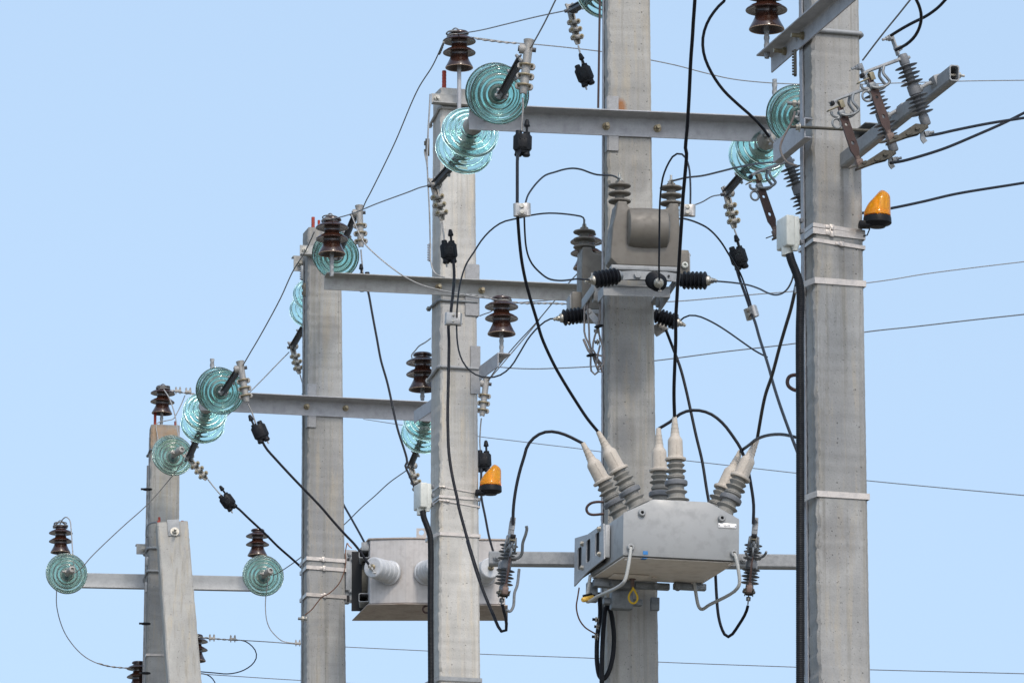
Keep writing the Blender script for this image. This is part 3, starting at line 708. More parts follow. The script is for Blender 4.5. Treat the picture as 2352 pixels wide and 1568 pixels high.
# ------------------------------------------------------------------ disconnector switch (one phase)
def shed_stack(z0, z1, n, rc, ra, rb, t=.004):
    """polymer sheds, big and small in turn, thin at the edge."""
    pr = [(rc, z0)]
    for k in range(n):
        z = z0 + (z1 - z0) * (k + .5) / n; r = ra if k % 2 == 0 else rb
        pr += [(rc, z - t * .9), (rc + .003, z - t * .6), (r - .002, z - t * .25), (r, z), (r - .002, z + t * .18), (rc + .004, z + t * 1.0), (rc, z + t * 1.5)]
    return pr + [(rc, z1)]
def switch_proto():
    ins = []
    for s in (1, -1):
        b = MB(); pr = [(0, .012), (.024, .012), (.026, .02)] + shed_stack(.024, .118, 5, .0195, .052, .042) + [(.0205, .119), (.0225, .123), (.0225, .160), (.019, .166), (0, .166)]
        b.lathe([(r, s * z) for r, z in pr], 30); ins.append(b.mesh('post_insulator', M['polymer_cool'], 35))
    col = MB(); col.lathe([(0, -.022), (.027, -.022), (.028, -.018), (.028, .018), (.027, .022), (0, .022)], 26)
    arm = MB(); arm.tube(smooth([V((0, -.02, 0)), V((0, -.045, .004)), V((0, -.07, .01)), V((0, -.095, .01))], 5), .009, 10); arm.lathe([(0, 0), (.017, 0), (.017, .012), (.012, .014), (0, .014)], 14, Matrix.Translation((0, -.024, 0)) @ Matrix.Rotation(math.pi/2, 4, 'X'))
    arm.box((0, -.118, .008), (.07, .050, .055), None, .006); bolt_mb(arm, (-.02, -.118, -.018), (0, 0, -1), .022, .006); bolt_mb(arm, (.012, -.118, -.018), (0, 0, -1), .022, .006)
    bar = MB(); poly = [(-.03, .150), (.0, .156), (.13, .140), (.148, .132), (.15, .118), (.138, .122), (.125, .129), (.0, .142), (-.03, .138)]
    bar.prism(poly, .026, Matrix(((0, 0, 1, -.013), (1, 0, 0, 0), (0, 1, 0, 0), (0, 0, 0, 1))), .003)
    dk = MB(); dk.box((0, .146, .122), (.030, .016, .020), None, .004)
    tl = MB(); tl.box((0, -.012, .175), (.034, .008, .075), None, .002); tl.box((0, -.006, .222), (.030, .024, .026), None, .004); bolt_mb(tl, (0, .006, .222), (0, 1, 0), .03, .006); bolt_mb(tl, (0, -.02, .162), (0, -1, 0), .02, .006); tl.box((0, -.02, .170), (.03, .03, .012), None, .003)
    jaw = MB()
    for x in (-.016, .016): jaw.box((x * .8, .105, .106), (.005, .022, .034), None, .002)
    jaw.box((0, .152, .098), (.030, .055, .005), None, .001, R=Matrix.Rotation(-.15, 4, 'X')); jaw.box((0, .107, .122), (.03, .024, .007), None, .002)
    ug = MB(); ug.tube(smooth([V((.024, .055, .135)), V((.026, .068, .105)), V((.028, .060, .075)), V((.028, .056, .058)), V((.026, .080, .046)), V((.022, .112, .050)), V((.016, .128, .062))], 5), .0062, 8)
    ug.tube(smooth([V((-.024, .055, .135)), V((-.026, .068, .105)), V((-.028, .060, .075)), V((-.028, .056, .058)), V((-.026, .080, .046)), V((-.022, .112, .050)), V((-.016, .128, .062))], 5), .0062, 8)
    bl = MB(); poly = [(-.011, .10), (-.012, .060), (-.020, .045), (-.021, -.085), (-.012, -.105), (-.010, -.125), (.010, -.125), (.012, -.105), (.021, -.085), (.020, .045), (.012, .060), (.011, .10)]
    # flat bar with two round holes, cut as a ring of quads
    def holed(poly, holes, t, X):
        bm = bmesh.new(); vs = [bm.verts.new((x, y, 0)) for x, y in poly]; ed = [bm.edges.new((vs[i], vs[(i+1) % len(vs)])) for i in range(len(vs))]
        for hx, hy, r in holes:
            hv = [bm.verts.new((hx + r*math.cos(2*math.pi*k/18), hy + r*math.sin(2*math.pi*k/18), 0)) for k in range(18)]
            ed += [bm.edges.new((hv[i], hv[(i+1) % 18])) for i in range(18)]
        bmesh.ops.triangle_fill(bm, edges=ed, use_beauty=True)
        r_ = bmesh.ops.extrude_face_region(bm, geom=bm.faces[:])
        for g_ in r_['geom']:
            if isinstance(g_, bmesh.types.BMVert): g_.co.z += t
        bm.verts.index_update(); out = ([a.co.copy() for a in bm.verts], [[x.index for x in f.verts] for f in bm.faces]); bm.free()
        mb_ = MB(); mb_.add(out[0], out[1], X); return mb_
    for x in (-.010, .010):
        h_ = holed(poly, [(0, .012, .0075), (0, -.060, .0075)], .006, Matrix(((0, 0, 1, x - .003), (1, 0, 0, .108), (0, 1, 0, 0), (0, 0, 0, 1))))
        bl.add(h_.v, h_.f)
    bl2 = MB(); bl2.add(holed(poly, [(0, .012, .0075), (0, -.060, .0075)], .012, Matrix(((0, 0, 1, -.006), (1, 0, 0, .108), (0, 1, 0, 0), (0, 0, 0, 1)))).v, holed(poly, [(0, .012, .0075), (0, -.060, .0075)], .012, Matrix.Identity(4)).f)
    hk = MB(); hk.box((0, .112, .066), (.034, .03, .03), None, .006)
    hk.tube([(0, .150 + .020*math.cos(a), .028 + .022*math.sin(a)) for a in [2*math.pi*k/24 for k in range(24)]], .0052, 8, loop=True)
    hk.tube(smooth([V((0, .118, .062)), V((0, .138, .058)), V((0, .152, .064)), V((0, .158, .076)), V((0, .154, .086))], 4), .0068, 8); hk.tube([(0, .120, .056), (0, .138, .046)], .009, 8)
    hb = MB(); hb.box((0, .108, -.142), (.034, .034, .044), None, .005); hb.cyl((0, .108, -.12), (0, .108, -.105), .012, 12)
    br = MB(); poly = [(.02, -.148), (.045, -.128), (.075, -.135), (.128, -.146), (.13, -.156), (.07, -.166), (.04, -.176), (.02, -.17)]
    for x in (-.026, .020): br.prism(poly, .006, Matrix(((0, 0, 1, x), (1, 0, 0, 0), (0, 1, 0, 0), (0, 0, 0, 1))), .001, 1)
    br.cyl((-.032, .07, -.152), (.034, .07, -.152), .010, 12); br.hexn((-.036, .045, -.15), (.038, .045, -.15), .008); br.cyl((-.03, .108, -.142), (.034, .108, -.142), .007, 10); br.box((0, .02, -.160), (.04, .04, .020), None, .004)
    br.cyl((-.024, .13, -.140), (-.024, .155, -.136), .003, 6)
    ll = MB(); ll.tube(smooth([V((0, .0, -.168)), V((0, -.018, -.176)), V((0, -.026, -.195)), V((0, -.018, -.218)), V((0, -.024, -.238))], 5), .008, 8, sect=[(-.5, -1.4), (.5, -1.4), (.5, 1.4), (-.5, 1.4)])
    ll.box((0, -.040, -.203), (.026, .018, .022), None, .003); bolt_mb(ll, (0, -.05, -.203), (0, -1, 0), .028, .006)
    def sh(mb, d, k=1.0):
        for a in mb.v:
            if a.y > .03 or k == 1.0: a.y = .03 + (a.y - .03) * k + d
    sh(bar, 0, 1.55); sh(dk, .066); sh(jaw, .066); sh(ug, .05, 1.15); sh(bl2, .073); sh(hk, .073); sh(hb, .073); sh(br, 0, 1.75); sh(ll, .055); sh(tl, .03)
    for mb_ in (bl2,):
        for a in mb_.v:
            if a.z < 0: a.z *= 1.3
    for a in hb.v: a.z -= .038
    for a in br.v: a.z -= .012 + .030 * max(0, a.y) / .18
    for a in tl.v: a.z += .030
    return [('post_insulator', ins[0], []), ('post_insulator', ins[1], []), ('mounting_arm', arm.mesh('mounting_arm', M['galv']), [('collar', col.mesh('collar', M['polymer_cool']))]),
            ('contact_bar', bar.mesh('contact_bar', M['galv']), [('end_stop', dk.mesh('end_stop', M['black']))]), ('upper_terminal', tl.mesh('upper_terminal', M['galv']), []), ('contact_jaw', jaw.mesh('contact_jaw', M['brass']), []),
            ('arc_guide', ug.mesh('arc_guide', M['galv_dark']), []), ('blade', bl2.mesh('blade', M['copper'], 30), [('hook_ring', hk.mesh('hook_ring', M['galv_dark']))]), ('hinge_block', hb.mesh('hinge_block', M['copper_pink']), []),
            ('hinge_bracket', br.mesh('hinge_bracket', M['olive']), []), ('lower_terminal', ll.mesh('lower_terminal', M['galv_dark']), [])]
SWITCH = switch_proto()
def switch(o, zax, yax, s, label):
    z = V(zax).normalized(); y = V(yax); y = (y - z * y.dot(z)).normalized(); x = y.cross(z)
    Mx = Matrix(((x.x*s, y.x*s, z.x*s, o.x), (x.y*s, y.y*s, z.y*s, o.y), (x.z*s, y.z*s, z.z*s, o.z), (0, 0, 0, 1)))
    return inst('disconnector_switch', label, 'switch', Mx, SWITCH, 'single pole disconnector switches'), Mx

def square_tube(mb, A, B, hw, hh, wall, xdir, X=None):
    """open hollow section from A to B."""
    z = (B - A).normalized(); x = (xdir - z * xdir.dot(z)).normalized(); y = z.cross(x); vs = []
    c = .006
    def ring(p, w_, h_): return [p + x * a + y * b for a, b in ((-w_ + c, -h_), (w_ - c, -h_), (w_, -h_ + c), (w_, h_ - c), (w_ - c, h_), (-w_ + c, h_), (-w_, h_ - c), (-w_, -h_ + c))]
    R = [ring(A, hw, hh), ring(B, hw, hh), ring(B, hw - wall, hh - wall), ring(A, hw - wall, hh - wall)]
    for r_ in R: vs += r_
    fs = [(i*8 + k, i*8 + (k+1) % 8, ((i+1) % 4)*8 + (k+1) % 8, ((i+1) % 4)*8 + k) for i in range(4) for k in range(8)]
    return mb.add(vs, fs, X)

# ------------------------------------------------------------------ black polymer surge arresters
def arrester_proto():
    b = MB(); pr = [(0, 0), (.030, 0)]
    for k in range(6):
        z = .012 + k * .0185
        pr += [(.026, z - .005), (.030, z - .002), (.0385, z + .002), (.0405, z + .005), (.0385, z + .0075), (.029, z + .0095)]
    pr += [(.026, .118), (.024, .122), (0, .122)]
    b.lathe(pr, 32); e = MB(); e.lathe([(0, .120), (.0225, .120), (.0225, .128), (.019, .134), (.013, .136), (.013, .145), (0, .145)], 22); e.hexn((0, 0, .144), (0, 0, .152), .011); e.cyl((0, 0, .15), (0, 0, .166), .006, 10); e.box((0, 0, .158), (.026, .016, .005), None, .002)
    f = MB(); f.lathe([(0, -.016), (.020, -.016), (.024, -.008), (.024, .002), (0, .002)], 18)
    return [('shed_body', b.mesh('shed_body', M['silicone'], 50), []), ('terminal_stud', e.mesh('terminal_stud', M['bolt']), []), ('base_fitting', f.mesh('base_fitting', M['galv_dark']), [])]
ARR = arrester_proto()
def arrester(a, b, s, label):
    return inst('surge_arrester', label, 'surge arrester', frame(a, b - a, UP, s), ARR, 'black ribbed surge arresters')

# ------------------------------------------------------------------ cable junction boxes, beacons, conduits
def jbox_proto():
    c = MB(); c.box((-.036, 0, 0), (.038, .112, .128), None, .007, 3); d = MB(); d.box((-.008, 0, 0), (.024, .106, .122), None, .005); d.box((.0065, 0, 0), (.006, .09, .10), None, .001)
    e = MB(); e.lathe([(0, 0), (.016, 0), (.016, -.008), (.012, -.014), (.012, -.022), (0, -.022)], 14, Matrix.Translation((-.012, -.038, -.058))); e.lathe([(0, 0), (.024, 0), (.024, -.034), (0, -.034)], 18, Matrix.Translation((-.032, -.005, -.060)))
    k = MB()
    for z in (-.045, .0, .045): k.box((.012, -.045, z), (.012, .03, .018), None, .002)
    return c, d, e, k
def jbox(pole, z, x, y, Y, s, label):
    o = Q(z, x, y, Y); c, d, e, k = jbox_proto(); r = thing('junction_box', label, 'junction box', yaw(o, pole.yaw + 4) @ Matrix.Scale(s, 4), 'off white cable junction boxes')
    part('lid', c.mesh('lid', M['box_plastic']), r); part('body', d.mesh('body', M['box_plastic']), r); part('cable_gland', e.mesh('cable_gland', M['box_plastic']), r); part('mounting_lug', k.mesh('mounting_lug', M['polymer_cool']), r)
    return r
def beacon(o, yawd, s, label):
    b = MB(); b.lathe([(0, -.004), (.054, -.004), (.0555, -.008), (.0565, -.030), (.052, -.034), (.036, -.040), (.030, -.046), (0, -.048)], 36); b.box((-.050, .0, -.036), (.05, .05, .026), None, .006)
    l = MB(); n = 36; vs = []; fs = []; H = .112; rings = []
    prof = [(0, 1.0), (.016, 1.0), (.018, .965)] + [(.1 + .9 * k / 14, (1 - .30 * (k / 14) ** 1.5) * (1 - max(0, (k - 9) / 5) ** 2.2 * .78)) for k in range(15)]
    for t, rr in prof:
        row = []
        for k in range(n):
            a = 2*math.pi*k/n; x = .0535 * rr * math.cos(a) + .018 * max(0, t - .2) ** 1.2; y = .0535 * rr * math.sin(a)
            e_ = max(0, min(1, (x + .046) / .078)); top = H * (.60 + .37 * e_ * e_ * (3 - 2 * e_)); z = top * t if t > .02 else t
            row.append(len(vs)); vs.append((x, y, z))
        rings.append(row)
    for a_, b_ in zip(rings, rings[1:]):
        for k in range(n): fs.append((a_[k], a_[(k+1) % n], b_[(k+1) % n], b_[k]))
    fs.append(tuple(rings[-1])); fs.append(tuple(reversed(rings[0]))); l.add(vs, fs)
    i = MB(); i.lathe([(0, .002), (.030, .002), (.034, .02), (.030, .03), (.012, .034), (.012, .062), (.008, .07), (0, .07)], 20)
    r = thing('warning_beacon', label, 'beacon', yaw(o, yawd) @ Matrix.Scale(s, 4), 'amber warning beacons')
    part('base', b.mesh('base', M['black']), r); part('lens', l.mesh('lens', M['amber'], 45), r); part('reflector', i.mesh('reflector', M['reflector']), r); return r
def conduit(s, label, r=.020, pitch=.0075, col=None):
    pts = resample(smooth(path(s), 14), pitch / 4); mb = MB()
    mb.tube(pts, r, 14, rfun=lambda i, L: r * (1.0, 1.0, .93, .93)[i % 4]); return solo('corrugated_conduit', mb, M['black'], label, 'conduit', sharp=50)

# ================================================================== the scene
# ------------------------------------------------------------------ crossarms
CA2, A2, B2e, d2, n2 = angle_arm(P2, 291, 1077, 1792, 9, .098, .112, M['steel_paint'], 'long light grey angle crossarm with glass discs at both ends', [('Z2', 240, 1185), ('Z2', 718, 1205)])
CA3, A3, B3e, d3, n3 = angle_arm(P3, 664, 744.5, 1345, 11, .078, .085, M['steel_dull'], 'dull grey angle crossarm with a brown pin insulator on each end', [('Z4', 170, 1265), ('Z4', 572, 1297)])
CA4, A4, B4e, d4, n4 = angle_arm(P4, 938.4, 460, 1003, 12.5, .100, .115, M['steel_paint'], 'grey angle crossarm on the pole with the steel tank', [('Y2', 1552, 625), ('D', 793, 938)])
def flat_arm():
    c = P5.at(0, 1, P5.z(1321)) + P5.bk * .02; a = math.radians(6); d = V((math.cos(a), math.sin(a), 0))
    A, B = along(c, d, 149), along(c, d, 607); L = (B - A).length
    r = thing('crossarm', 'short bright channel crossarm low on the farthest pole', 'crossarm', yaw(A, 6))
    mb = MB(); prof = [(.05, .048), (-.006, .048), (-.006, .040), (0, .012), (0, -.03), (-.003, -.048), (.05, -.048), (.05, -.042), (.006, -.042), (.006, .042), (.05, .042)]
    mb.prism(prof, L, Matrix(((0, 0, 1, 0), (1, 0, 0, 0), (0, 1, 0, 0), (0, 0, 0, 1)))); part('channel_bar', mb.mesh('channel_bar', M['plate_grey'], 20), r)
    # rods clamping it to the pole
    for (zz, y0, w0) in ((P5.z(1312), -.02, 0),):
        pass
    return r, A, B
CA5, A5, B5e = flat_arm()
def ubolt(pole, v, label, r=.009, y_back=1.25, slant=0, mat_='galv', x0=-1, sag=0):
    z = pole.z(v); g_ = r * 1.1; w2, d2_ = pole.w(z)/2 + g_, pole.d(z)/2 + g_; c = pole.ax + pole.off(z) + UP * z
    pts = [c - pole.rt * w2 + pole.bk * d2_ * y_back - UP * slant, c - pole.rt * w2 - pole.bk * (d2_ - .02), c - pole.rt * (w2 - .01) - pole.bk * d2_, c + pole.rt * (w2 - .01) - pole.bk * d2_, c + pole.rt * w2 - pole.bk * (d2_ - .02), c + pole.rt * w2 + pole.bk * d2_ * y_back - UP * slant]
    mb = MB(); mb.tube(pts, r, 10)
    for p in (pts[0], pts[-1]):
        mb.hexn(p - pole.bk * .02, p - pole.bk * .008, r * 1.8)
    return solo('u_bolt_clamp', mb, M[mat_], label, 'pole clamp', origin=pts[2])
ubolt(P5, 1259, 'upper galvanised rod bent round the farthest pole beside the brace')
ubolt(P5, 1312, 'lower galvanised rod bent round the farthest pole, holding the channel crossarm', slant=.02)
ubolt(P5, 1033, 'thin rod bent round the farthest pole below its rusty top', r=.006, mat_='galv_dark')
ubolt(P1, 74, 'galvanised rod bent round the nearest pole just under its angle arm', r=.0095, y_back=.6)
ubolt(P3, 845, 'galvanised rod bent round the pale cream pole at the insulator bracket', r=.009, slant=.03)
ubolt(P3, 692, 'dark rod clamp wrapping the pale cream pole under its crossarm', r=.008, mat_='galv_dark')
ubolt(P3, 250, 'rusty rod clamp around the pale cream pole under its top bracket', r=.008, slant=.05, mat_='steel_dull')

def pole_plate(pole, z, x0, x1, y0, y1, label, wrap=0, m='plate_paint', side=-1, t=.006, name='fixing_plate'):
    u0, v0 = q(z, x0, y0); u1, v1 = q(z, x1, y1); z0, z1 = pole.z(v1), pole.z(v0); zc = (z0 + z1) / 2
    c = pole.at(0, -1, zc) - pole.bk * (t / 2 + .004)
    a, b = along(c, pole.rt, u0), along(c, pole.rt, u1); mb = MB()
    mid = (a + b) / 2; X = yaw(mid, pole.yaw); wd = (b - a).length
    mb.box((0, 0, 0), (wd, t, z1 - z0), X, .0015, 1)
    if wrap:
        mb.box((wrap * (wd / 2 + t / 2 - .001), .03, 0), (t, .055, z1 - z0 - .004), X, .001, 1)
    return solo(name, mb, M[m], label, 'steel plate', origin=mid)
pole_plate(P2, 'Z2', 262, 360, 905, 1415, 'grey plate beside a rust stain behind the long crossarm', -1)
pole_plate(P3, 'Z4', 422, 549, 1040, 1522, 'grey plate on the pale cream pole behind its dull crossarm', 1)
pole_plate(P4, 'Y2', 1570, 1645, 418, 822, 'grey plate behind the crossarm of the pole with the tank', -1)
pole_plate(P3, 'Y5', 553, 630, 353, 730, 'tall grey plate on the pale cream pole carrying a brown insulator bracket', 0)

# small brackets on pole tops and sides
def bracket_angle(A, B, web, fl, m, label, side=1, bolt_at=None, t=.006, name='insulator_bracket', up=1, cat='bracket'):
    """angle steel from A to B: vertical web, flange on top to one side."""
    d = (B - A); L = d.length; X = frame(A, d, UP); mb = MB()      # local y up-ish, x sideways
    s = side; prof = [(0, 0), (0, -web), (s * t, -web), (s * t, -t), (s * fl, -t), (s * fl, 0)]
    mb.prism(prof, L, X, .001, 1); r = thing(name, label, cat, Matrix.Translation(A))
    T = Matrix.Translation(-A); k = MB(); k.add(mb.v, mb.f, T); part('angle_bar', k.mesh('angle_bar', m, 30), r)
    for (f, dx) in (bolt_at or []):
        b = MB(); bolt_mb(b, (dx, -web * .5, L * f), (1 if dx > 0 else -1, 0, 0), .05, .009, T @ X); part('bolt', b.mesh('bolt', M['brass_bolt']), r)
    return r
# nearest pole: angle along its side, running towards the viewer
a1 = math.radians(74.5); D1 = V((math.cos(a1), -math.sin(a1), 0)); S1 = V((-D1.y, D1.x, 0))       # S1 points to the right-hand side
T1 = Q('Z2', 1781, 521, 23.42)
def nearest_arm():
    r = thing('angle_arm', 'light grey angle arm fixed along the side of the nearest pole', 'crossarm', Matrix.Translation(T1)); mb = MB(); t = .007
    X = Matrix(((-S1.x, 0, D1.x, 0), (-S1.y, 0, D1.y, 0), (0, 1, 0, 0), (0, 0, 0, 1)))
    prof = [(0, 0), (0, -.075), (-t, -.075), (-t, -.0), (-t, 0)]; prof = [(-t, -.072), (0, -.072), (0, -t - .004), (.004, -t), (.062, -t), (.062, 0), (-t, 0)]
    mb.prism(prof, 1.65, X, .001, 1); part('angle_bar', mb.mesh('angle_bar', M['steel_paint'], 30), r)
    for (z, x, y, L) in (('Z2', 1895, 428, .05), ('Z2', 2060, 278, .05)):
        # bolts through the web, seen from its flanged side
        u, v = q(z, x, y); f = along(T1 - UP * .036, D1, u + 6); b = MB(); bolt_mb(b, f - S1 * .001 - T1, -S1, L, .009); part('bolt', b.mesh('bolt', M['brass_bolt']), r)
nearest_arm()
# channel clamps and square tube of the switch set on the nearest pole
BT0 = Q('Z3', 1592, 681, 21.76)
def switch_beam():
    A, B = BT0, BT0 - D1 * 1.30; mb = MB(); square_tube(mb, A - BT0, B - BT0, .0195, .031, .004, S1)
    r = thing('switch_beam', 'hollow square steel beam beside the nearest pole carrying two switches', 'beam', Matrix.Translation(BT0)); part('square_tube', mb.mesh('square_tube', M['galv'], 25), r)
    b = MB(); p = D1 * -.03; b.cyl(p - S1 * .01, p + S1 * .05, .005, 8); b.hexn(p + S1 * .0205, p + S1 * .034, .0115)
    part('bolt', b.mesh('bolt', M['bolt']), r)
    C0 = along(BT0, D1, q('Z3', 806, 0)[0]); C0 = V((C0.x, C0.y, Q('Z3', 806, 1240, C0.y).z))
    return C0
switch_beam()
def channel(A, L, d, side, h, fl, t, m, label, bolts=()):
    r = thing('channel_clamp', label, 'clamp', Matrix.Translation(A)); X = Matrix(((side.x, 0, d.x, 0), (side.y, 0, d.y, 0), (0, 1, 0, 0), (0, 0, 0, 1)))
    mb = MB(); prof = [(0, -h/2), (fl, -h/2), (fl, -h/2 + t), (t, -h/2 + t), (t, h/2 - t), (fl, h/2 - t), (fl, h/2), (0, h/2)]; mb.prism(prof, L, X, .0015, 1); part('channel_bar', mb.mesh('channel_bar', M[m], 30), r); return r
CL = Q('Z3', 190, 1190, 22.78)
r_ = channel(CL, .40, -D1, S1, .082, .034, .005, 'steel_paint', 'grey channel clamp gripping the nearest pole on the glass disc side')
CR = Q('Z3', 806, 1240, 22.86) + S1 * .034
channel(CR, .30, -D1, -S1, .086, .055, .005, 'galv_dark', 'dark open ended channel clamp between the nearest pole and the switch beam')
def tie_rod():
    a, b = Q('Z3', 60, 1182, 22.76), Q('Z3', 872, 1224, 22.84); mb = MB(); o_ = a
    r = thing('tie_rod', 'threaded rod across the face of the nearest pole joining two channel clamps', 'rod', Matrix.Translation(a)); mb.cyl(V(), b - a, .0062, 10); part('rod', mb.mesh('rod', M['olive']), r)
    d = (b - a).normalized(); k = MB(); c = Q('Z3', 148, 1190, 22.765) - a
    k.cyl(c - d * .006, c - d * .002, .020, 16); k.hexn(c - d * .018, c - d * .006, .012); part('nut', k.mesh('nut', M['bolt']), r)
tie_rod()
# three switches of the nearest pole
yb = -S1; th = math.radians(19)
z1 = (UP * math.cos(th) + yb * math.sin(th)); y1 = (yb * math.cos(th) - UP * math.sin(th))
switch(Q('Z3', 1215, 840, 21.9), z1, y1, .865, 'open-air switch nearest the hollow end of the beam by the nearest pole')
switch(Q('Z3', 919, 1095, 22.34), z1, y1, .85, 'switch beside the nearest pole with its brown blade across the pole face')
switch(Q('Z6', 728, 352, 23.55), z1, y1, .84, 'switch half hidden behind the nearest pole, above the off white box')

# horizontal beam with two switches facing the viewer
def low_beam():
    c = P2.at(0, -1, P2.z(1291)) - P2.bk * .04; a = math.radians(3); d = V((math.cos(a), math.sin(a), 0))
    A, B = along(c, d, 1123), along(c, d, 1880)
    r = thing('switch_beam', 'long horizontal square tube passing behind the pale recloser box', 'beam', Matrix.Translation(A)); mb = MB(); square_tube(mb, V(), B - A, .031, .0315, .004, V((-math.sin(a), math.cos(a), 0)))
    part('square_tube', mb.mesh('square_tube', M['galv'], 25), r)
    for (z, x, y) in (('Y6', 256, 712), ('Y7', 1433, 1268)):
        p = along(c, d, q(z, x, y)[0]); b = MB(); n_ = V((math.sin(a), -math.cos(a), 0)); bolt_mb(b, p - A + n_ * .031, n_, .03, .009); part('bolt', b.mesh('bolt', M['galv']), r)
    return A, B, d
LB = low_beam()
sw, Mx = switch(Q('Y6', 326, 735, 26.63), V((.135, .0, 1)), V((.10, -1, 0)), .82, 'switch at the far end of the horizontal tube, next to the pale cream pole')
def horn(r, Mx, pts, rad, name):
    mb = MB(); mb.tube(smooth([Mx.inverted() @ p for p in pts], 6), rad, 8); part(name, mb.mesh(name, M['galv_dark']), r)
horn(sw, Mx, path('Y6 375,690,26.5 405,688 432,665 442,580 462,520 470,480 466,462,26.42'), .0085, 'arc_horn')
horn(sw, Mx, path('Y6 416,765,26.62 402,880 384,930 374,1030 350,1062 325,1050,26.55'), .008, 'operating_arm')
sw, Mx = switch(Q('Y7', 1502, 1285, 26.66), V((.10, .0, 1)), V((-.02, -1, 0)), .80, 'switch on the horizontal tube between the recloser box and the nearest pole')
horn(sw, Mx, path('Y7 1560,1235,26.5 1590,1225 1612,1200 1618,1185,26.45'), .007, 'arc_horn')
horn(sw, Mx, path('Y7 1500,1235,26.5 1470,1222 1455,1190,26.45'), .007, 'arc_horn')

# ------------------------------------------------------------------ recloser
SHEAR = .105
def recloser():
    o = Q('Y7', 487, 1217, 26.2); Mx = yaw(o, 9.5, 1.0); W, H, D = .528, .262, .52
    r = thing('recloser', 'pale grey trapezoid switchgear box with six beige booted bushings', 'recloser', Mx)
    XZ = Matrix(((1, 0, 0, 0), (0, 0, 1, 0), (0, 1, 0, 0), (0, 0, 0, 1)))      # polygon (x,z) extruded to +y
    face = [(0, 0), (W, 0), (W, .192), (W * .735, H), (W * .26, H), (0, .192)]
    mb = MB(); mb.prism([(x * .985 + .004, z * .985 + .002) for x, z in face], D, Matrix.Translation((0, .004, 0)) @ XZ, .006); tank = part('tank', mb.mesh('tank', M['tank'], 30), r)
    fp = MB(); fp.prism(face, .010, Matrix.Translation((0, -.010, 0)) @ XZ, .003); part('front_panel', fp.mesh('front_panel', M['tank'], 30), r)
    bp = MB(); bp.box((W/2, D/2, -.004), (W - .02, D - .02, .006), None, .002); bp.box((W*.28, D*.78, -.012), (.16, .10, .008), None, .003)
    for x, y in ((.03, .03), (W-.03, .03), (.03, D-.03), (W-.06, D-.03), (W*.5, .4)): bp.hexn((x, y, -.006), (x, y, -.014), .011)
    for k in range(9): bp.hexn((W - .02, .04 + k * .054, -.006), (W - .02, .04 + k * .054, -.010), .005)
    part('bottom_plate', bp.mesh('bottom_plate', M['underside_bounce']), r)
    for x, z in ((.082, .196), (.445, .190), (.033, .036), (.502, .032)):
        k = MB(); X = Matrix.Translation((x, -.010, z)) @ Matrix.Rotation(math.pi/2, 4, 'X'); k.lathe([(0, 0), (.0165, 0), (.0165, .012), (.013, .017), (.0075, .017), (.0075, .006), (0, .006)], 20, X)
        b_ = part('lifting_socket', k.mesh('lifting_socket', M['tank']), r); h_ = MB(); h_.cyl((x, -.0168, z), (x, -.0176, z), .0072, 16); part('socket_hole', h_.mesh('socket_hole', M['hollow_shade']), b_)
    pl = MB(); pl.box((.473, -.0115, .158), (.082, .003, .021), None, .001); pp = part('nameplate', pl.mesh('nameplate', M['plate']), r)
    ink = MB(); rn = random.Random(5)
    for row, (x0, n_, zz) in enumerate(((.456, 7, .1625), (.460, 6, .1545))):
        for k in range(n_):
            if k in (3,) and row == 0: continue
            ink.box((x0 + k * .0046, -.0134, zz), (.0033, .0006, .004 if row == 0 else .003), None)
    for x in (.4365, .5095): ink.cyl((x, -.0128, .157), (x, -.0137, .157), .0025, 10)
    part('printing', ink.mesh('printing', M['ink']), pp)
    tp = MB(); tp.box((.102, -.0115, .016), (.022, .002, .016), None); tp.box((.101, .006, -.0085), (.021, .036, .002), None); part('tape', tp.mesh('tape', M['blue']), r)
    # slotted mounting plate on the side
    bm = bmesh.new(); poly = [(.205, .186), (.463, .187), (.67, .210), (.67, -.014), (.445, .013), (.19, .022)]
    vs = [bm.verts.new((x, y, 0)) for x, y in poly]; ed = [bm.edges.new((vs[i], vs[(i+1) % 6])) for i in range(6)]
    for cx_, cz_ in ((.588, .100), (.447, .108), (.302, .112)):
        hv = []
        for k in range(20):
            a = 2*math.pi*k/20; hx = .034 * max(-1, min(1, 1.35*math.cos(a))); hz = .052 * max(-1, min(1, 1.2*math.sin(a))); hv.append(bm.verts.new((cx_ + hx, cz_ + hz, 0)))
        ed += [bm.edges.new((hv[i], hv[(i+1) % 20])) for i in range(20)]
    bmesh.ops.triangle_fill(bm, edges=ed, use_beauty=True); g_ = bmesh.ops.extrude_face_region(bm, geom=bm.faces[:])
    for e in g_['geom']:
        if isinstance(e, bmesh.types.BMVert): e.co.z += .006
    bm.verts.index_update(); mp = MB(); mp.add([a.co.copy() for a in bm.verts], [[x.index for x in f.verts] for f in bm.faces], Matrix(((0, 0, 1, -.028), (1, 0, 0, 0), (0, 1, 0, 0), (0, 0, 0, 1)))); bm.free()
    mp.box((-.011, .20, .105), (.022, .012, .15), None, .002); ms = part('mounting_plate', mp.mesh('mounting_plate', M['plate_grey'], 25), r)
    bx = MB(); bx.box((-.010, .46, .10), (.016, .40, .17)); part('slot_shade_fill', bx.mesh('slot_shade_fill', M['hollow_shade']), ms)  # black filler added so the slots read as shaded openings
    for y, z in ((.262, .172), (.535, .158), (.255, .055), (.53, .045)):
        k = MB(); bolt_mb(k, (-.028, y, z), (-1, 0, 0), .014, .0065); part('bolt', k.mesh('bolt', M['bolt']), ms)
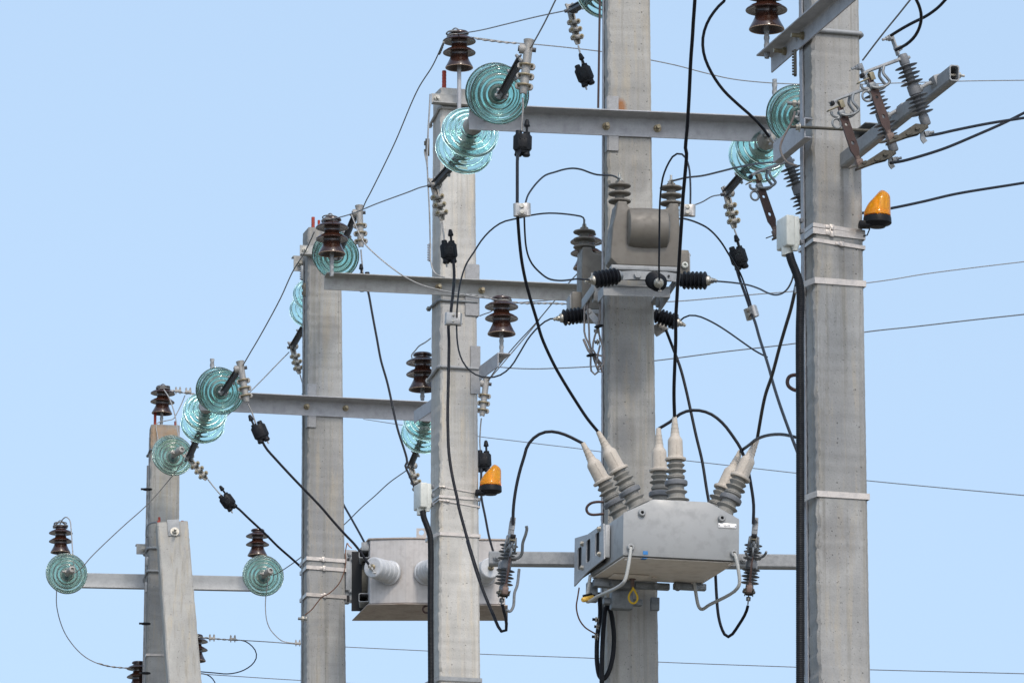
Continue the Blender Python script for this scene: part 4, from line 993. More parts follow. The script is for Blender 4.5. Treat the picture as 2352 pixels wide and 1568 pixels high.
    # bent guard rods
    for nm, pts in (('guard_rod', [(.033, -.018, .036), (.030, -.024, .012), (.012, -.020, -.105), (.004, -.008, -.125), (-.02, .30, -.128), (-.028, .44, -.128), (-.026, .462, -.115), (-.012, .462, .0)]),
                    ('guard_rod', [(.502, -.018, .032), (.508, -.024, .015), (.528, -.020, -.100), (.524, .0, -.122), (.508, .36, -.130), (.500, .46, -.132), (.492, .475, -.115), (.470, .475, .0)])):
        k = MB(); k.tube(smooth([V(p) for p in pts], 6), .0078, 10); part(nm, k.mesh(nm, M['handle']), r)
    def skew(o_):
        for ch in [o_] + list(o_.children):
            for a in ch.data.vertices: a.co.x -= SHEAR * a.co.y
            ch.data.update()
    for ch in list(r.children): skew(ch)
    # bushings under rubber boots
    bs = MB(); pr = [(0, -.01), (.085, -.01), (.066, .012), (.052, .030), (.047, .036)]
    for k, (z, rr) in enumerate(((.042, .058), (.072, .050), (.128, .041), (.150, .047), (.172, .041))):
        rc = .041 - .010 * min(1, k / 3); pr += [(rc, z - .008), (rc + .006, z - .004), (rr - .002, z - .001), (rr, z + .001), (rr - .002, z + .003), (rc + .004, z + .006), (rc - .002, z + .009)]
    pr += [(.029, .19), (.029, .21), (0, .21)]
    pr = [(r_, z_ * 1.23) for r_, z_ in pr]
    bs.lathe(pr, 34); rg = MB(); rg.lathe([(.036, .118), (.050, .120), (.0515, .124), (.0515, .137), (.048, .141), (.036, .143)], 34, closed=True)
    bt = MB(); bt.lathe([(.0, .190), (.046, .190), (.0475, .194), (.0475, .199), (.045, .202), (.0355, .205), (.0345, .215), (.0335, .272), (.033, .284), (.029, .292), (.021, .303), (.0195, .318), (.0205, .3195), (.0185, .321), (.017, .338), (.0178, .3395), (.0158, .341), (.0145, .358), (.0152, .3595), (.0132, .361), (.0115, .385), (.0105, .392), (0, .392)], 34)
    bt.box((0, -.0335, .245), (.004, .004, .075), None, .001); bt.box((0, .0335, .245), (.004, .004, .075), None, .001)
    for a in bt.v: a.z += .044
    me = (bs.mesh('bushing', M['polymer'], 35), bt.mesh('rubber_boot', M['boot'], 35), rg.mesh('clamp_ring', M['polymer_cool'], 40)); tips = []
    for y in (.125, .372):
        for x, z, tl in ((.130, .207, -29), (.283, .240, -2), (.478, .190, 23)):
            X = Matrix.Translation((x - SHEAR * y, y, z)) @ Matrix.Rotation(math.radians(tl), 4, 'Y'); b_ = part('bushing', me[0], r, None, X); part('clamp_ring', me[2], b_); part('rubber_boot', me[1], b_); tips.append(Mx @ X @ V((0, 0, .434)))
    return Mx, tips
M['underside_bounce'] = weathered('pale_bounce_lit_underside', (.66, .60, .53), (.58, .51, .43), 3, .5, 0, .04)  # pale paint lifted and warmed, with ground bounce put into the colour
RM, TIPS = recloser()
# gear hanging under the recloser
def under_gear():
    X = RM @ Matrix.Translation((-.055, 0, 0)); r = thing('mounting_bracket', 'dark galvanised bracket joining the recloser box to its pole', 'bracket', X); b = MB()
    b.box((.10, .50, -.028), (.17, .05, .036), None, .004); b.box((.29, .52, -.026), (.16, .035, .03), None, .004); b.box((.46, .50, -.024), (.15, .035, .03), None, .004)
    b.box((.16, .58, -.06), (.10, .06, .14), None, .008); b.box((.17, .60, -.09), (.18, .04, .03), None, .006); b.box((.02, .56, -.06), (.05, .04, .09), None, .004); b.box((.33, .66, -.08), (.04, .03, .06), None, .003)
    part('bracket_frame', b.mesh('bracket_frame', M['galv_dark']), r); h = MB(); h.box((.345, .50, -.024), (.016, .045, .012))
    for x in (.10, .30, .40): 
        k = MB(); bolt_mb(k, (x, .478, -.035), (0, -1, 0), .02, .008); part('bolt', k.mesh('bolt', M['galv_dark']), r)
    o = Q('Y8', 300, 622, 26.62); g_ = MB(); X2 = frame(V(), Q('Y8', 212, 640, 26.55) - Q('Y8', 392, 600, 26.65), UP); g_.lathe([(0, -.045), (.011, -.045), (.0125, -.03), (.0125, .03), (.011, .040), (.007, .044), (0, .044)], 14, X2)
    r2 = thing('pull_grip', 'yellow cylindrical grip hanging under the recloser box', 'grip', Matrix.Translation(o)); part('grip', g_.mesh('grip', M['yellow_grip']), r2)
    k = MB(); k.lathe([(0, -.050), (.0115, -.050), (.0135, -.044), (.0135, -.034), (0, -.034)], 14, X2); k.box((-.0, .0, .016), (.008, .02, .07), X2 @ Matrix.Translation((0, .012, -.016)), .003); part('end_cap', k.mesh('end_cap', M['black']), r2)
    pts = path('Y8 775,470,26.64 778,520 745,570 735,620 755,660 790,672 822,645 828,600 805,550 785,515,26.64'); mb = MB(); mb.tube(smooth(pts, 6), .0046, 8)
    r3 = thing('pull_loop', 'yellow rope loop hanging under the recloser box', 'rope loop', Matrix.Translation(pts[0])); k = MB(); k.add(mb.v, mb.f, Matrix.Translation(-pts[0])); part('rope', k.mesh('rope', M['yellow'], 60), r3)
    k = MB(); k.cyl((0, 0, .03), (0, 0, -.012), .009, 12); k.cyl((0, 0, .03), (0, 0, .022), .016, 12); part('ferrule', k.mesh('ferrule', M['copper_pink']), r3)
under_gear()

# ------------------------------------------------------------------ voltage transformers
def vt_proto():
    XZ = Matrix(((1, 0, 0, 0), (0, 0, 1, 0), (0, 1, 0, 0), (0, 0, 0, 1)))
    body = [(-.127, .030), (-.158, .060), (-.156, .10), (-.148, .20), (-.145, .226), (-.135, .262), (-.130, .30), (-.124, .332), (-.080, .332), (-.078, .312), (-.068, .303), (-.03, .299), (.06, .299), (.094, .302), (.112, .310), (.117, .332), (.160, .332), (.162, .29), (.164, .225), (.164, .030)]
    b = MB(); b.prism(body, .15, Matrix.Translation((0, -.075, 0)) @ XZ, .028, 4)
    b.lathe([(0, -.090), (.080, -.090), (.090, -.084), (.095, -.06), (.097, 0), (.095, .06), (.090, .092), (.078, .100), (0, .100)], 44, Matrix.Translation((.010, -.055, .208)) @ Matrix.Rotation(math.pi/2, 4, 'Y'))
    kids = []; out = [('cast_body', b.mesh('cast_body', M['epoxy'], 40), [])]
    for x in (-.102, .139):
        k = MB(); pr = [(0, .318), (.024, .318), (.0225, .334)]
        for z in (.346, .383, .420): pr += [(.021, z - .010), (.024, z - .006), (.050, z - .002), (.0525, z + .001), (.0525, z + .004), (.050, z + .007), (.030, z + .011), (.0215, z + .014)]
        pr += [(.0205, .436), (.019, .444), (0, .444)]
        k.lathe(pr, 32, Matrix.Translation((x, 0, 0))); s = MB(); s.cyl((x, 0, .44), (x, 0, .452), .012, 12); s.hexn((x, 0, .452), (x, 0, .462), .0105); s.cyl((x, 0, .45), (x, 0, .484), .0055, 10)
        out.append(('bushing', k.mesh('bushing', M['epoxy_dark'], 40), [('terminal_stud', s.mesh('terminal_stud', M['bolt']))]))
    p = MB(); p.box((.0, 0, .013), (.318, .20, .022), None, .004); out.append(('base_plate', p.mesh('base_plate', M['galv']), []))
    t = MB(); t.box((.186, .0, .058), (.048, .12, .118), None, .006); out.append(('terminal_box', t.mesh('terminal_box', M['epoxy'], 30), []))
    c = MB(); c.box((.213, .0, .056), (.006, .108, .100), None, .002)
    for y in (-.045, .045):
        for z in (.014, .096): c.cyl((.215, y, z), (.219, y, z), .004, 8)
    out.append(('terminal_cover', c.mesh('terminal_cover', M['galv']), []))
    g_ = MB(); g_.lathe([(0, 0), (.014, 0), (.015, .003), (.015, .012), (.011, .016), (.0075, .016), (.0075, .006), (0, .006)], 18, Matrix.Translation((.188, -.060, .042)) @ Matrix.Rotation(math.pi/2, 4, 'X')); out.append(('cable_gland', g_.mesh('cable_gland', M['box_plastic']), []))
    return out
VT = vt_proto()
vo = Q('Z5', 800, 1108, 26.57); vc = vo + P2.bk * .10
MV = yaw(vc, 9); inst('voltage_transformer', 'brown grey cast transformer in front of the pole, two ribbed bushings on top', 'transformer', MV, VT, 'cast voltage transformers')
Rz = Matrix.Translation(P2.ax) @ Matrix.Rotation(math.pi, 4, 'Z') @ Matrix.Translation(-P2.ax)
inst('voltage_transformer', 'brown grey cast transformer hidden behind the pole, one bushing showing', 'transformer', Rz @ MV, VT, 'cast voltage transformers')
def vt_frame():
    r = thing('transformer_support', 'galvanised bracket around the pole carrying the cast transformers', 'bracket', MV); b = MB()
    t = .006
    def flat(pts, z0, z1):
        vs = []; n = len(pts)
        for i, p in enumerate(pts):
            d = (V(pts[min(i+1, n-1)]) - V(pts[max(i-1, 0)])).normalized(); nn = V((-d.y, d.x)) * t / 2
            for z in (z0, z1): vs += [(p[0] + nn.x, p[1] + nn.y, z), (p[0] - nn.x, p[1] - nn.y, z)]
        fs = []
        for i in range(n - 1):
            o = i * 4; fs += [(o, o+1, o+5, o+4), (o+2, o+6, o+7, o+3), (o, o+4, o+6, o+2), (o+1, o+3, o+7, o+5)]
        fs += [(0, 2, 3, 1), (n*4-4, n*4-3, n*4-1, n*4-2)]; b.add(vs, fs)
    flat([(-.20, -.02), (-.125, -.085), (-.065, -.115), (.095, -.115), (.15, -.09), (.16, .30)], -.046, -.006)
    flat([(-.185, .10), (-.185, -.04), (.12, -.05), (.125, .25)], -.108, -.060); b.box((-.03, .03, -.062), (.31, .17, .006), None, .001)
    b.box((-.20, .28, -.03), (.006, .35, .045), None, .001)
    part('bracket_frame', b.mesh('bracket_frame', M['galv']), r)
    for x in (-.042,): k = MB(); bolt_mb(k, (x, -.118, -.026), (0, -1, 0), .016, .0095); part('bolt', k.mesh('bolt', M['galv']), r)
    h = MB(); h.cyl((.103, -.1185, -.026), (.103, -.1195, -.026), .006, 12); part('bolt_hole', h.mesh('bolt_hole', M['hollow_shade']), r)
    return r
vt_frame()
def pole_shelf():
    # pressed steel brackets either side of the pole below the transformers
    for (z, x, y, Y, lab) in (('W2', 560, 130, 26.95, 'pressed steel bracket beside the pole over the coiled grey leads'), ('Z5', 912, 1385, 26.98, 'pressed steel bracket on the far side of the transformer pole')):
        o = Q(z, x, y, Y); r = thing('pressed_bracket', lab, 'bracket', yaw(o, 9)); b = MB()
        b.box((0, 0, 0), (.050, .16, .008), None, .001); b.box((0, -.06, .045), (.050, .006, .10), None, .001); b.box((-.0, -.06, -.02), (.036, .05, .05), None, .006); part('bracket_plate', b.mesh('bracket_plate', M['galv']), r)
        h = MB(); h.cyl((.008, -.064, .05), (.008, -.0655, .05), .008, 12); part('bolt_hole', h.mesh('bolt_hole', M['hollow_shade']), r)
pole_shelf()
arrester(Q('Z5', 545, 1155, 26.44), Q('Z5', 300, 1198, 26.40), 1.0, 'black arrester under the front transformer, its end towards the pale cream pole')
arrester(Q('Z5', 872, 1192, 26.46), Q('Z5', 922, 1222, 26.34), 1.03, 'black arrester pointing straight out under the front transformer')
arrester(Q('Z5', 1128, 1196, 26.52), Q('Z5', 1390, 1200, 26.48), 1.04, 'black arrester under the front transformer, pointing at the nearest pole')
arrester(Q('W2', 430, 425, 27.28), Q('W2', 2, 492, 27.25), .98, 'black arrester hanging over the coiled grey leads')
arrester(Q('W3', 128, 300, 27.22), Q('W3', 320, 368, 27.2), .95, 'black arrester behind the pole, below the front transformer')
def arr_bracket():
    a, b = Q('W2', 470, 390, 27.2), Q('W2', 650, 600, 27.12); mb = MB(); X = frame(a, b - a, AWAY); mb.box((0, 0, (b - a).length / 2), (.03, .006, (b - a).length + .03), X, .001); mb.hexn(a - V((0, .02, 0)), a - V((0, .004, 0)), .013); mb.hexn(b - V((0, .02, 0)), b - V((0, .004, 0)), .013)
    solo('arrester_bracket', mb, M['galv'], 'flat galvanised strap between a black arrester and the pole', 'bracket')
arr_bracket()

# ------------------------------------------------------------------ stainless transformer tank
def tank4():
    o = Q('Y4', 1128, 1250, 34.75); r = thing('transformer_tank', 'brushed stainless steel tank with short pale bushings between two poles', 'transformer', Matrix.Translation(o)); H = .386
    plan = [(0, .0), (.215, -.03), (.80, .02), (.80, .46), (-.06, .46)]
    mb = MB(); mb.prism(plan, H, None, .004, 1); part('shell', mb.mesh('shell', M['stainless'], 20), r)
    f = MB(); f.prism([(-.012, -.012), (.215, -.044), (.815, .006), (.815, .475), (-.115, .475)], .006, Matrix.Translation((0, 0, -.010)), .001, 1); part('bottom_flange', f.mesh('bottom_flange', M['rust_under']), r)
    l = MB(); l.prism([(-.010, -.008), (.215, -.038), (.81, .012), (.81, .47), (-.10, .47)], .010, Matrix.Translation((0, 0, H - .002)), .002, 1); part('lid', l.mesh('lid', M['rust_under']), r)
    g_ = MB(); X = Matrix.Translation((.275, .0, H + .006)); bm = bmesh.new(); vs = [bm.verts.new(p) for p in ((0, 0, 0), (.06, 0, 0), (.06, .062, 0), (0, .062, 0))]; ed = [bm.edges.new((vs[i], vs[(i+1) % 4])) for i in range(4)]; hv = [bm.verts.new((.03 + .016*math.cos(a), .036 + .016*math.sin(a), 0)) for a in [2*math.pi*k/18 for k in range(18)]]; ed += [bm.edges.new((hv[i], hv[(i+1) % 18])) for i in range(18)]
    bmesh.ops.triangle_fill(bm, edges=ed, use_beauty=True); e_ = bmesh.ops.extrude_face_region(bm, geom=bm.faces[:])
    for e in e_['geom']:
        if isinstance(e, bmesh.types.BMVert): e.co.z += .006
    bm.verts.index_update(); g_.add([a.co.copy() for a in bm.verts], [[x.index for x in f_.verts] for f_ in bm.faces], X @ Matrix.Rotation(math.pi/2, 4, 'X')); bm.free(); part('lifting_lug', g_.mesh('lifting_lug', M['stainless']), r)
    for c_, sz_ in (((-.028, .24, H - .035), (.045, .44, .05)), ((-.035, .30, .03), (.05, .38, .012))):
        w_ = MB(); w_.box(c_, sz_, None, .002); part('side_flange', w_.mesh('side_flange', M['galv']), r)
    fr = MB(); square_tube(fr, V((-.034, .03, H - .075)), V((-.034, .42, H - .075)), .031, .028, .004, V((1, 0, 0))); part('mounting_rail', fr.mesh('mounting_rail', M['galv'], 25), r); fr = MB(); square_tube(fr, V((-.034, .03, .045)), V((-.034, .42, .045)), .031, .026, .004, V((1, 0, 0))); part('mounting_rail', fr.mesh('mounting_rail', M['galv'], 25), r); dk_ = MB(); dk_.box((-.055, .24, H/2 - .01), (.115, .02, H - .03)); part('dark_gap_sheet', dk_.mesh('dark_gap_sheet', M['hollow_shade']), r)  # the black sheet is added shade for the dark gap behind the rails
    ri = MB(); ri.lathe([(.05, -.018), (.075, -.018), (.075, .018), (.05, .018)], 26, Matrix.Translation((-.030, .16, H * .45)) @ Matrix.Rotation(math.pi/2, 4, 'Y') @ Matrix.Scale(1.5, 4, (1, 0, 0)), closed=True); part('flange_ring', ri.mesh('flange_ring', M['olive']), r)
    hk = MB(); hk.tube(smooth([V((.40, .02, -.006)), V((.33, .0, -.012)), V((.315, -.005, -.03)), V((.325, .0, -.05)), V((.36, .0, -.052))], 5), .006, 8); part('hook', hk.mesh('hook', M['copper']), r)
    tips = []
    for (bx, by, bz, ax) in ((.122, -.018, .182, (-.115, -.20, .0)), (.330, -.022, .182, (.075, -.2, .0)), (.672, .008, .180, (.045, -.2, .0))):
        a = V(ax); k = MB(); X = frame(V((bx, by, bz)), a, UP); pr = [(0, 0), (.073, 0), (.0735, .012), (.068, .018)]
        for j in range(4):
            z = .020 + j * .044; rr = .0675 - .0015 * j; pr += [(rr - .004, z), (rr, z + .003), (rr, z + .024), (rr - .001, z + .036), (rr - .006, z + .043)]
        pr += [(.060, .197), (.055, .2), (0, .2)]
        k.lathe(pr, 36, X); b_ = part('bushing', k.mesh('bushing', M['pale_porcelain'], 30), r)
        s = MB(); s.lathe([(0, .198), (.018, .198), (.018, .206), (.013, .210), (.013, .235), (0, .235)], 14, X); part('terminal_stud', s.mesh('terminal_stud', M['brass_bolt']), b_); tips.append(o + X @ V((0, 0, .23)))
    return tips
T4 = tank4()
def tank_mount():
    zt_, zb = P4.z(1258), P4.z(1380); c = P4.at(1, 0, (zt_ + zb) / 2); r = thing('tank_bracket', 'galvanised upright bracket banded to the pole beside the steel tank', 'bracket', yaw(c, P4.yaw)); h = zt_ - zb; b = MB()
    b.box((.040, -.075, 0), (.072, .012, h), None, .003); b.box((.080, -.060, 0), (.010, .05, h * .96), None, .002); b.box((.020, -.09, .0), (.03, .02, h * .55), None, .004); b.box((.03, .0, 0), (.05, .12, h * .9), None, .004); part('upright', b.mesh('upright', M['galv']), r)
    for x, z in ((.032, h * .42), (.036, -h * .28), (.052, h * .32), (.052, -h * .44)):
        k = MB(); bolt_mb(k, (x, -.082, z), (0, -1, 0), .018, .008); part('bolt', k.mesh('bolt', M['galv']), r)
    for z in (h * .28, h * .10, -h * .42): 
        k = MB(); k.box((.024, -.0825, z), (.016, .004, .040)); part('band_slot', k.mesh('band_slot', M['hollow_shade']), r)
tank_mount()

# ------------------------------------------------------------------ boxes, beacons, conduits
jbox(P1, 'Z6', 690, 765, 22.97, .98, 'larger junction box strapped to the nearest pole')
jbox(P3, 'Y4', 1632, 322, 31.47, 1.07, 'junction box strapped to the pale cream pole')
beacon(Q('Z6', 1468, 598, 22.98), 4, 1.0, 'amber beacon beside the nearest pole')
beacon(Q('Y6', 214, 178, 31.5), 4, 1.09, 'amber beacon beside the pale cream pole')
conduit('Z6 648,950,22.92 668,1020 700,1100 738,1210 752,1330 D 1837,760 1838,1000 1838,1300 1838,1600 1838,3300,22.92', 'black corrugated conduit running down the side of the nearest pole', .0172)
conduit('Y4 1590,440,31.36 1602,500 1632,580 1656,660 1662,760 D 989,1400 990,1600 996,3900,31.36', 'black corrugated conduit running down the pale cream pole', .0168)
conduit('Y8 412,560,26.95 425,640 430,800 408,950 394,1150 400,1340 428,1455 465,1478 512,1420 556,1280 576,1080 566,900 536,745 508,706 486,740 468,900,26.9 452,1150 446,1568 D 1381,1700 1372,4200,26.9', 'black corrugated conduit looped once on the pole under the recloser box', .0112, .006)

# ------------------------------------------------------------------ brown pin insulators
pin_insulator('Z2', 1742, 272, 23.35, 400, 'large brown pin insulator on the angle arm of the nearest pole')
I2, s2 = pin_insulator('Z1', 366, 632, 31.42, 313, 'brown pin insulator on top of the pale cream pole', 'plain')
I3, s3 = pin_insulator('Y1', 484, 576, 31.18, 308, 'brown pin insulator on the crossarm end in front of a glass disc')
pin_insulator('Y5', 796, 264, 31.1, 266, 'brown pin insulator on a stub bracket between the pale cream pole and the recloser')
pin_insulator('Y5', 176, 700, 31.9, 262, 'brown pin insulator half hidden by the pale cream pole above a crossarm', 'short')
pin_insulator('Y2', 204, 682, 40.02, 232, 'brown pin insulator on top of the farthest pole', 'rebar', 2)
pin_insulator('Y3', 220, 557, 40.1, 186, 'brown pin insulator above the outermost glass disc, a wire looping over it')
pin_insulator('Y4', 152, 828, 40.1, 208, 'brown pin insulator above the glass disc near the tank pole')
pin_insulator('Y3', 822, 1605, 40.3, 186, 'brown pin insulator cut by the picture bottom beside the farthest pole')
pin_insulator('Y3', 1268, 1395, 40.4, 184, 'brown pin insulator half hidden behind the brace strut')
pin_insulator('Z5', 250, 1085, 31.4, 310, 'brown pin insulator behind the cast transformers')
tie('Z1', 330, 325, 31.42, 1.0, 'wire wound round the insulator on top of the pale cream pole', 1)
tie('Y1', 470, 262, 31.18, .9, 'wire wound round the insulator on the dull crossarm end', 2)
tie('Y5', 806, 10, 31.1, .95, 'wire wound round the insulator on the stub bracket', 3)
tie('Y3', 220, 350, 40.1, 1.0, 'wire wound round the insulator above the outermost disc', 4)
tie('Y2', 215, 458, 40.0, .95, 'wire wound round the insulator on the farthest pole top', 5)
# reinforcing steel pins without an insulator
def bare_pin(z, x0, y0, x1, y1, Y, r, label):
    a, b = Q(z, x0, y0, Y), Q(z, x1, y1, Y); a.x = b.x; mb = MB(); n = 40; pts = [b.lerp(a, i / n) for i in range(n + 1)]
    sect = [(math.cos(2*math.pi*k/12) * (1.13 if k in (0, 1, 6, 7) else .95), math.sin(2*math.pi*k/12) * (1.13 if k in (0, 1, 6, 7) else .95)) for k in range(12)]
    mb.tube(pts, r, sect=sect, twist=90); solo('empty_pin', mb, M['galv'], label, 'steel pin')
bare_pin('Z2', 1820, 742, 1820, 1090, 26.95, .0115, 'ribbed empty steel pin standing on the long light grey crossarm')
bare_pin('Y2', 670, 175, 670, 520, 35.3, .0125, 'ribbed empty steel pin standing behind a glass disc on the far crossarm')

# brackets for the pins
bracket_angle(Q('Y5', 620, 520, 31.42), Q('Y5', 766, 410, 31.02), .078, .075, M['steel_paint'], 'short grey angle bracket carrying a pin insulator out from the pale cream pole', 1)
bracket_angle(Q('Y5', 250, 772, 31.72), Q('Y5', 108, 868, 32.0), .070, .055, M['steel_paint'], 'short grey angle bracket behind the pale cream pole under a half hidden insulator', -1)
def top_bracket(pole, z, x0, x1, y0, y1, label, ext=.03, m='steel_dull'):
    u0, v0 = q(z, x0, y0); u1, v1 = q(z, x1, y1); zt_, zb = pole.z(v0), pole.z(v1); c = pole.at(0, -1, zt_) - pole.bk * .004
    A, B = along(c, pole.rt, u0), along(c, pole.rt, u1); L = (B - A).length; h = zt_ - zb; t = .007
    r = thing('top_bracket', label, 'bracket', yaw(A, pole.yaw)); mb = MB(); mb.box((L/2, -t/2, -h/2), (L, t, h), None, .001, 1); mb.box((L/2, -.030, -h + t/2), (L, .048, t), None, .001, 1); part('angle_bar', mb.mesh('angle_bar', M[m], 30), r)
    b = MB(); bolt_mb(b, (.03, -t, -h * .45), (0, -1, 0), .035, .010); part('bolt', b.mesh('bolt', M['bolt']), r); return r
top_bracket(P3, 'Z1', 105, 470, 893, 995, 'weathered angle bracket across the top of the pale cream pole')
top_bracket(P4, 'Y1', 185, 470, 510, 610, 'weathered angle bracket across the top of the tank pole', m='steel_dull')
def back_bracket(z, x0, y0, x1, y1, Y, label, yw):
    a, b = Q(z, x0, y0, Y), Q(z, x1, y1, Y); w_, h = abs(b.x - a.x), abs(a.z - b.z); c = (a + b) / 2; mb = MB(); X = yaw(c, yw)
    r = thing('end_bracket', label, 'bracket', X); mb.box((0, 0, 0), (w_, .007, h), None, .001, 1); mb.box((0, .03, h/2 - .0035), (w_ + .008, .055, .007), None, .001, 1); part('angle_bar', mb.mesh('angle_bar', M['steel_dull'], 30), r)
    k = MB(); bolt_mb(k, (w_ * .05, -.0035, 0), (0, -1, 0), .04, .010); part('bolt', k.mesh('bolt', M['bolt']), r)
back_bracket('Y1', 127, 596, 225, 740, 35.62, 'square bracket end poking out behind the tank pole top', 13)
back_bracket('Y3', 808, 492, 905, 572, 40.14, 'small bracket end poking out behind the farthest pole', 8)

# ------------------------------------------------------------------ glass strings, link straps, clamps
gA = glass_string('front pair of teal glass discs on the long crossarm by the pale cream pole', Q('Z1', 695, 862, 26.42), Q('Z1', 742, 884, 26.28), end=Q('Z1', 945, 545, 25.92), root=Q('Z1', 610, 1120, 26.86))
glass_string('back string of two teal glass discs below the long crossarm, over the pale cream pole', Q('Z1', 468, 1238, 27.06), Q('Z1', 412, 1388, 27.20), end=Q('Z4', 140, 300, 27.62), root=Q('Z1', 492, 1150, 26.9))
glass_string('front string of teal glass discs cut off by the nearest pole', Q('Z2', 2008, 1065, 26.62), Q('Z2', 2052, 1088, 26.48), end=Q('Z3', 420, 700, 26.15), root=Q('Z2', 1940, 1240, 26.95))
glass_string('back string of teal glass discs under the long crossarm beside the nearest pole', Q('Z5', 1900, -62, 27.14), Q('Z5', 1838, 38, 27.28), end=Q('Z5', 1548, 384, 27.66), root=Q('Z2', 1700, 1240, 26.97))
glass_string('teal glass string at the top of the picture behind the transformer pole', Q('Z1', 1790, -170, 27.22), Q('Z1', 1712, -80, 27.36), end=Q('Z1', 1405, 98, 27.8))
glass_string('front string of teal glass discs behind a brown insulator on the tank pole top', Q('Y1', 508, 572, 35.0), Q('Y1', 528, 600, 34.87), end=Q('Y1', 700, 220, 34.45), root=Q('Y1', 440, 640, 35.3))
glass_string('back string of teal glass discs half hidden behind the tank pole', Q('Y1', 325, 968, 35.86), Q('Y1', 292, 1112, 36.0), end=Q('Y1', 110, 1450, 36.4), root=Q('Y1', 330, 860, 35.7))
glass_string('front string of two teal glass discs on the far crossarm below an empty pin', Q('Y2', 728, 462, 34.98), Q('Y2', 764, 482, 34.85), end=Q('Y2', 915, 280, 34.5), root=Q('Y2', 660, 640, 35.3))
glass_string('back string of two teal glass discs under the far crossarm', Q('Y2', 607, 668, 35.56), Q('Y2', 586, 778, 35.70), end=Q('Y2', 455, 1100, 36.15), root=Q('Y2', 620, 610, 35.42))
glass_string('teal glass discs under the far crossarm beside the pale cream pole', Q('Y5', 200, 950, 35.78), Q('Y5', 178, 1052, 35.92), end=Q('Y5', 82, 1300, 36.3), root=Q('Y5', 205, 890, 35.62))
def eye_end(r, a, d, m='alu_cast', s=1.0):
    mb = MB(); X = frame(a, d, UP, s); T = Matrix.Translation(-r.matrix_world.translation)
    mb.lathe([(0, -.005), (.020, -.005), (.022, .01), (.021, .05), (.026, .062), (.025, .095), (.020, .110), (.012, .112), (.012, .10), (0, .10)], 16, T @ X); mb.box((0, 0, .03), (.062, .022, .026), T @ X, .006); mb.cyl((-.045, 0, .03), (.045, 0, .03), .007, 8, T @ X)
    part('wire_socket', mb.mesh('wire_socket', M[m]), r)
def old_string(z, x1, y1, x2, y2, Y, ax, label, eye):
    c1, c2 = Q(z, x1, y1, Y), Q(z, x2, y2, Y - .14); r = glass_string(label, c1, c2, axis=V(ax), kind='glass_old', root=c1 - V(ax).normalized() * .24); eye_end(r, c2 + V(ax).normalized() * .04, V(eye)); return r
old_string('Y2', 296, 1068, 312, 1082, 39.6, (.17, -1, .03), 'dusty green glass string on the farthest pole top', (.62, -1, .18))
old_string('Y3', 262, 716, 272, 725, 39.85, (.10, -1, -.02), 'dusty green glass string at the outer end of the low channel crossarm', (.40, -1, .06))
old_string('Y4', 196, 998, 206, 1010, 39.85, (.10, -1, -.02), 'dusty green glass string at the tank pole end of the low channel crossarm', (.5, -1, .14))

deadend(Q('Z1', 1008, 470, 25.92), Q('Z1', 958, 920, 25.92), 'ribbed dead-end clamp beside the front disc string of the long crossarm', scale=.95)
deadend(Q('Z4', 128, 318, 27.66), Q('Z4', 215, 665, 27.66), 'clamp of paired bolts on the pale cream pole over a black connector', True, .80, .25)
deadend(Q('Z5', 1556, 400, 27.7), Q('Z5', 1632, 730, 27.7), 'clamp of paired bolts between the transformer and the nearest pole', True, .78, .25)
deadend(Q('Z1', 1405, 108, 27.82), Q('Z1', 1480, 440, 27.82), 'clamp of paired bolts beside the transformer pole near the picture top', True, .78, .25)
deadend(Q('Y1', 742, 200, 34.42), Q('Y1', 758, 545, 34.42), 'dead-end clamp next to the brown insulator on the dull crossarm end', scale=.96)
deadend(Q('Y2', 945, 270, 34.48), Q('Y2', 1000, 592, 34.48), 'dead-end clamp on the front disc string of the far crossarm', scale=.94)
deadend(Q('Y2', 455, 1105, 36.15), Q('Y2', 625, 1305, 36.15), 'slanting clamp of paired bolts under the far crossarm disc strings', True, .80, .15)
deadend(Q('Y2', 1420, 70, 36.4), Q('Y2', 1490, 320, 36.4), 'clamp of paired bolts half hidden behind the tank pole', True, .80, .25)
deadend(Q('Y4', 1490, 60, 36.35), Q('Y4', 1555, 290, 36.35), 'clamp of paired bolts behind the junction box on the pale cream pole', True, .82, .25)
deadend(Q('Y5', 672, 660, 34.6), Q('Y5', 640, 930, 34.6), 'dead-end clamp behind the pale cream pole above its beacon', scale=.90)

# ------------------------------------------------------------------ piercing connectors and groove clamps
piercing('Z1', 957, 1330, 25.9, 962, 1130, .84, 'black connector hanging under the long crossarm front discs')
piercing('Z4', 268, 920, 27.6, 250, 740, .80, 'black connector on the pale cream pole below a clamp of paired bolts')
piercing('Z1', 1532, 690, 27.75, 1480, 560, .80, 'black connector beside the transformer pole near the picture top')
piercing('Z6', 170, 975, 27.65, 128, 840, .82, 'black connector between the transformer and the off white junction box')
piercing('Y1', 790, 830, 34.4, 782, 640, .82, 'black connector mostly hidden by the dull crossarm', True)
piercing('Y2', 1118, 850, 34.4, 1058, 710, .90, 'black connector in open sky under the far crossarm', True)
piercing('Y2', 815, 1500, 36.1, 742, 1400, .82, 'tilted black connector in open sky near the farthest pole')
piercing('Y5', 655, 1252, 34.6, 650, 1150, .92, 'black connector just above the beacon on the pale cream pole')
piercing('Y2', 1580, 640, 36.5, 1470, 470, .85, 'black connector behind the tank pole with only its cap showing')
pgclamp('Z4', 952, 541, 25.5, 950, 440, 1.08, 'bolted clamp on the cable in open sky beside the transformer')
pgclamp('Z5', 1190, 546, 25.6, 1192, 440, 1.0, 'bolted clamp on the cable crossing the cast transformer')
pgclamp('Y1', 1618, 1186, 27.3, 1625, 1060, 1.12, 'bolted clamp on the cable over the pale cream pole', AWAY)
